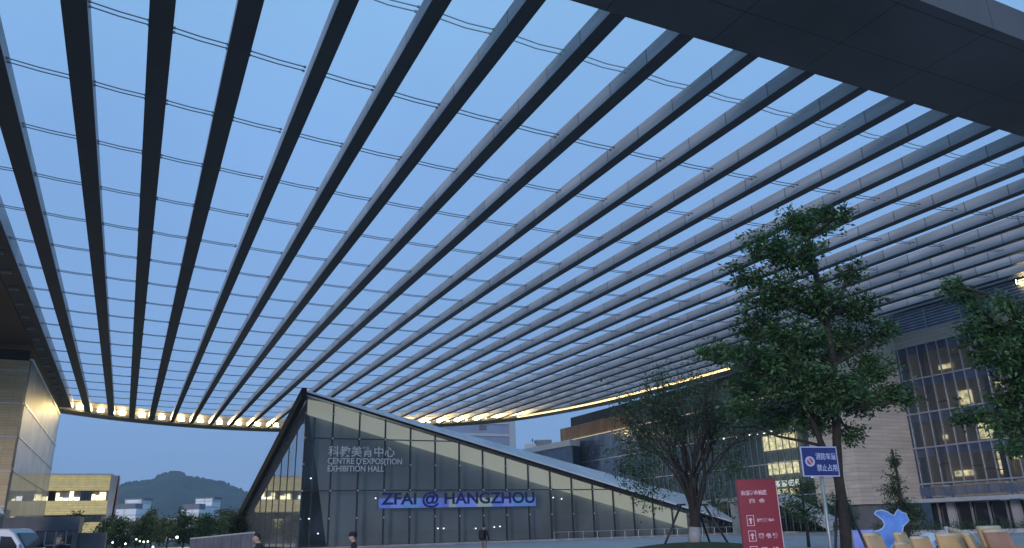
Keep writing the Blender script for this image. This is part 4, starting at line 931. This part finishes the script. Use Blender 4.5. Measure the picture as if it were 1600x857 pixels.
# ------------------------------------------------------------------ park lamps
proto = None
for i, (px, py, YY) in enumerate([(176, 848, 80), (213, 843, 88), (218.5, 846, 92), (224.5, 847, 80), (231, 846.5, 84), (276.5, 840, 80), (239, 855, 70), (196, 850, 76)]):
    P = at(px, py, YY)
    r = empty('park_lamp', (P.x, YY, 0), 0, 'white glowing globe lamp among the left trees, %s from the left' % ['first', 'third', 'fourth', 'fifth', 'sixth', 'eighth', 'seventh', 'second'][i], 'park lamp', 'globe lamps among the trees')
    gr = .085 if i != 5 else .13
    MB().lathe([(gr * .2, -gr), (gr * .8, -gr * .6), (gr, 0), (gr * .8, gr * .6), (gr * .2, gr)], (0, 0, P.z), 12).build('globe', M['lampw'], r, smooth=True)
    MB().tube([(0, 0, 0), (0, 0, P.z - gr)], .045, 6).build('post', M['dark_metal'], r)

# ------------------------------------------------------------------ people
def person(loc, rz, label, h=1.72, top='black', legs='black', cap=False, bag=False, walk=.12, arm=.1, bow=0):
    k = h / 1.75
    r = empty('person', loc, rz, label, 'person'); r.scale = (k, k, k)
    J = {'pel': (0, 0, .95), 'sp': (0, .01, 1.15), 'ch': (0, .0, 1.36), 'nk': (0, -.01 - bow * .3, 1.50), 'hd': (0, -.03 - bow, 1.60),
         'hl': (.10, 0, .90), 'kl': (.11, -walk * .9, .50), 'al': (.11, -walk * .6, .09), 'tl': (.12, -walk * .6 - .17, .04),
         'hr': (-.10, 0, .90), 'kr': (-.11, walk * .2, .50), 'ar': (-.11, walk * 1.6, .10), 'tr': (-.12, walk * 1.6 - .17, .04),
         'sl': (.19, 0, 1.42), 'el': (.25, arm * .6, 1.14), 'wl': (.25, -arm * 1.2, .90), 'fl': (.245, -arm * 1.6, .80),
         'sr': (-.19, 0, 1.42), 'er': (-.25, -arm * .2, 1.14), 'wr': (-.24, -arm * 1.8, .92), 'fr': (-.235, -arm * 2.4, .82)}
    rad = {'pel': .15, 'sp': .13, 'ch': .16, 'nk': .06, 'hd': .07, 'hl': .095, 'kl': .065, 'al': .05, 'tl': .04, 'hr': .095, 'kr': .065, 'ar': .05, 'tr': .04,
           'sl': .07, 'el': .048, 'wl': .034, 'fl': .03, 'sr': .07, 'er': .048, 'wr': .034, 'fr': .03}
    E = [('pel', 'sp'), ('sp', 'ch'), ('ch', 'nk'), ('nk', 'hd'), ('pel', 'hl'), ('hl', 'kl'), ('kl', 'al'), ('al', 'tl'), ('pel', 'hr'), ('hr', 'kr'), ('kr', 'ar'), ('ar', 'tr'), ('ch', 'sl'), ('sl', 'el'), ('el', 'wl'), ('wl', 'fl'), ('ch', 'sr'), ('sr', 'er'), ('er', 'wr'), ('wr', 'fr')]
    ks = list(J); me = bpy.data.meshes.new('body'); me.from_pydata([J[q] for q in ks], [(ks.index(a), ks.index(b)) for a, b in E], [])
    o = bpy.data.objects.new('body', me); COL.objects.link(o)
    sk = o.modifiers.new('skin', 'SKIN'); sk.use_smooth_shade = True; o.modifiers.new('sub', 'SUBSURF').levels = 2; o.modifiers['sub'].render_levels = 2
    sv = me.skin_vertices[0].data
    for i, q in enumerate(ks): a = rad[q]; sv[i].radius = (a, a * (.72 if q in ('pel', 'sp', 'ch') else 1)); sv[i].use_root = (q == 'pel')
    bpy.context.view_layer.update()
    dg = bpy.context.evaluated_depsgraph_get(); m2 = bpy.data.meshes.new_from_object(o.evaluated_get(dg)); bpy.data.objects.remove(o)
    bm = bmesh.new(); bm.from_mesh(m2)
    hx, hy, hz_ = J['hd']
    s0 = len(bm.verts)
    ret = bmesh.ops.create_uvsphere(bm, u_segments=18, v_segments=14, radius=1)
    for v in ret['verts']:
        x, y, z = v.co; w = 1 - .22 * max(0, -z)          # jaw narrows
        v.co = Vector((hx + x * .078 * w, hy + y * .098 * w - (.01 if z < 0 else 0), hz_ + .03 + z * .122))
        if y < -.8 and abs(x) < .25 and -.35 < z < .05: v.co.y -= .022      # nose
    for sx in (-1, 1):
        ret = bmesh.ops.create_uvsphere(bm, u_segments=8, v_segments=6, radius=1)
        for v in ret['verts']: v.co = Vector((hx + sx * .08 + v.co.x * .012, hy + .01 + v.co.y * .022, hz_ + .02 + v.co.z * .034))
    for (wq, sx) in (('fl', 1), ('fr', -1)):             # five fingers each
        b = Vector(J[wq])
        for f in range(5):
            off = Vector((0, -.026 + f * .014, -.02)) if f else Vector((0, -.04, .02))
            ln = [.045, .07, .078, .072, .055][f]
            ret = bmesh.ops.create_cone(bm, cap_ends=True, segments=6, radius1=.009, radius2=.006, depth=ln, matrix=Matrix.Translation(b + off + Vector((0, -.012 if f == 0 else 0, -ln / 2 - .01))))
    me = bpy.data.meshes.new('body'); bm.to_mesh(me); bm.free(); bpy.data.meshes.remove(m2)
    me.materials.clear()
    for q in (M['skin'], M[top], M[legs], M['rubber']): me.materials.append(q)
    for pl_ in me.polygons:
        pl_.use_smooth = True; z = pl_.center.z; x = abs(pl_.center.x)
        pl_.material_index = 3 if z < .10 else (2 if z < .92 and x < .20 else (0 if (z > 1.50 or (x > .19 and z < .93)) else 1))
    o = bpy.data.objects.new('body', me); COL.objects.link(o); o.parent = r
    # hair cap / hat
    mb = MB(); n = 16
    for i in range(7):
        ph = pi / 2 * (i / 6)
        for k_ in range(n): q = 2 * pi * k_ / n; front = cos(q - 3 * pi / 2) > .3; lo = -.02 if not front else .055; mb.v.append((hx + .086 * cos(q) * cos(ph), hy + .012 + .106 * sin(q) * cos(ph), hz_ + .03 + lo * (1 - i / 6) + .128 * sin(ph)))
    for i in range(6):
        for k_ in range(n): j = (k_ + 1) % n; mb.f.append((i * n + k_, i * n + j, (i + 1) * n + j, (i + 1) * n + k_))
    mb.build('hair', M['hair'], r, smooth=True)
    if cap:
        mb = MB(); mb.lathe([(.112, .05), (.116, .10), (.10, .155), (.05, .175)], (hx, hy + .005, hz_), 16)
        mb.hexa([(hx - .07, hy - .20, hz_ + .055), (hx + .07, hy - .20, hz_ + .055), (hx + .09, hy - .08, hz_ + .065), (hx - .09, hy - .08, hz_ + .065)], [(hx - .07, hy - .20, hz_ + .067), (hx + .07, hy - .20, hz_ + .067), (hx + .09, hy - .08, hz_ + .08), (hx - .09, hy - .08, hz_ + .08)])
        mb.build('cap', M['black'], r, smooth=False)
    if bag:
        MB().box(-.16, .16, .11, .30, 1.02, 1.46).build('backpack', M['black'], r, bevel=.05)
    for sx in (-.033, .033): MB().lathe([(.004, -.008), (.012, 0), (.004, .008)], (hx + sx, hy - .093, hz_ + .035), 8).build('eye', M['hair'], r)
    MB().box(hx - .025, hx + .025, hy - .097, hy - .085, hz_ - .043, hz_ - .035).build('mouth', mat('lips', (.3, .12, .1), .5), r)
    return r
def pp(px, Y): P = at(px, 845, Y); return (P.x, Y, .004)
person(pp(405, 20.5), R(-60), 'person in black bending forward a little, left of the hall corner', 1.64, bow=.03)
person(pp(553, 20.5), R(-75), 'person in a dark peaked cap and black top before the first glass bays', 1.60, cap=True)
person(pp(756, 45), R(150), 'person with black backpack walking along the glass hall front', 1.83, bag=True, legs='greycloth', walk=.18)
person(pp(98, 47), R(20), 'person in dark clothes by the grey pavilion doors', 1.62)

# ------------------------------------------------------------------ barrier rails near the hall
rl = groot('handrail', 62, 84, 0, 'low pale handrail in front of the right half of the hall', 'handrail')
MB().tube([(46, 84.5, 1.0), (74, 84.5, 1.0)], .03, 5).build('rail', M['mull'], rl)
mb = MB()
for k in range(15): mb.tube([(46 + 2 * k, 84.5, 0), (46 + 2 * k, 84.5, 1.0)], .025, 5)
mb.build('posts', M['mull'], rl)

# ------------------------------------------------------------------ haze
hz = bpy.data.materials.new('haze_air'); hz.use_nodes = True; nn = hz.node_tree.nodes; nn.clear()
pv_ = nn.new('ShaderNodeVolumePrincipled'); out = nn.new('ShaderNodeOutputMaterial'); pv_.inputs['Color'].default_value = (.68, .87, 1, 1); pv_.inputs['Density'].default_value = .00024; pv_.inputs['Anisotropy'].default_value = 0
hz.node_tree.links.new(pv_.outputs[0], out.inputs['Volume'])
o = MB().box(-2600, 2600, -60, 2300, -3, 210).build('haze', hz); tag(o, kind='stuff')
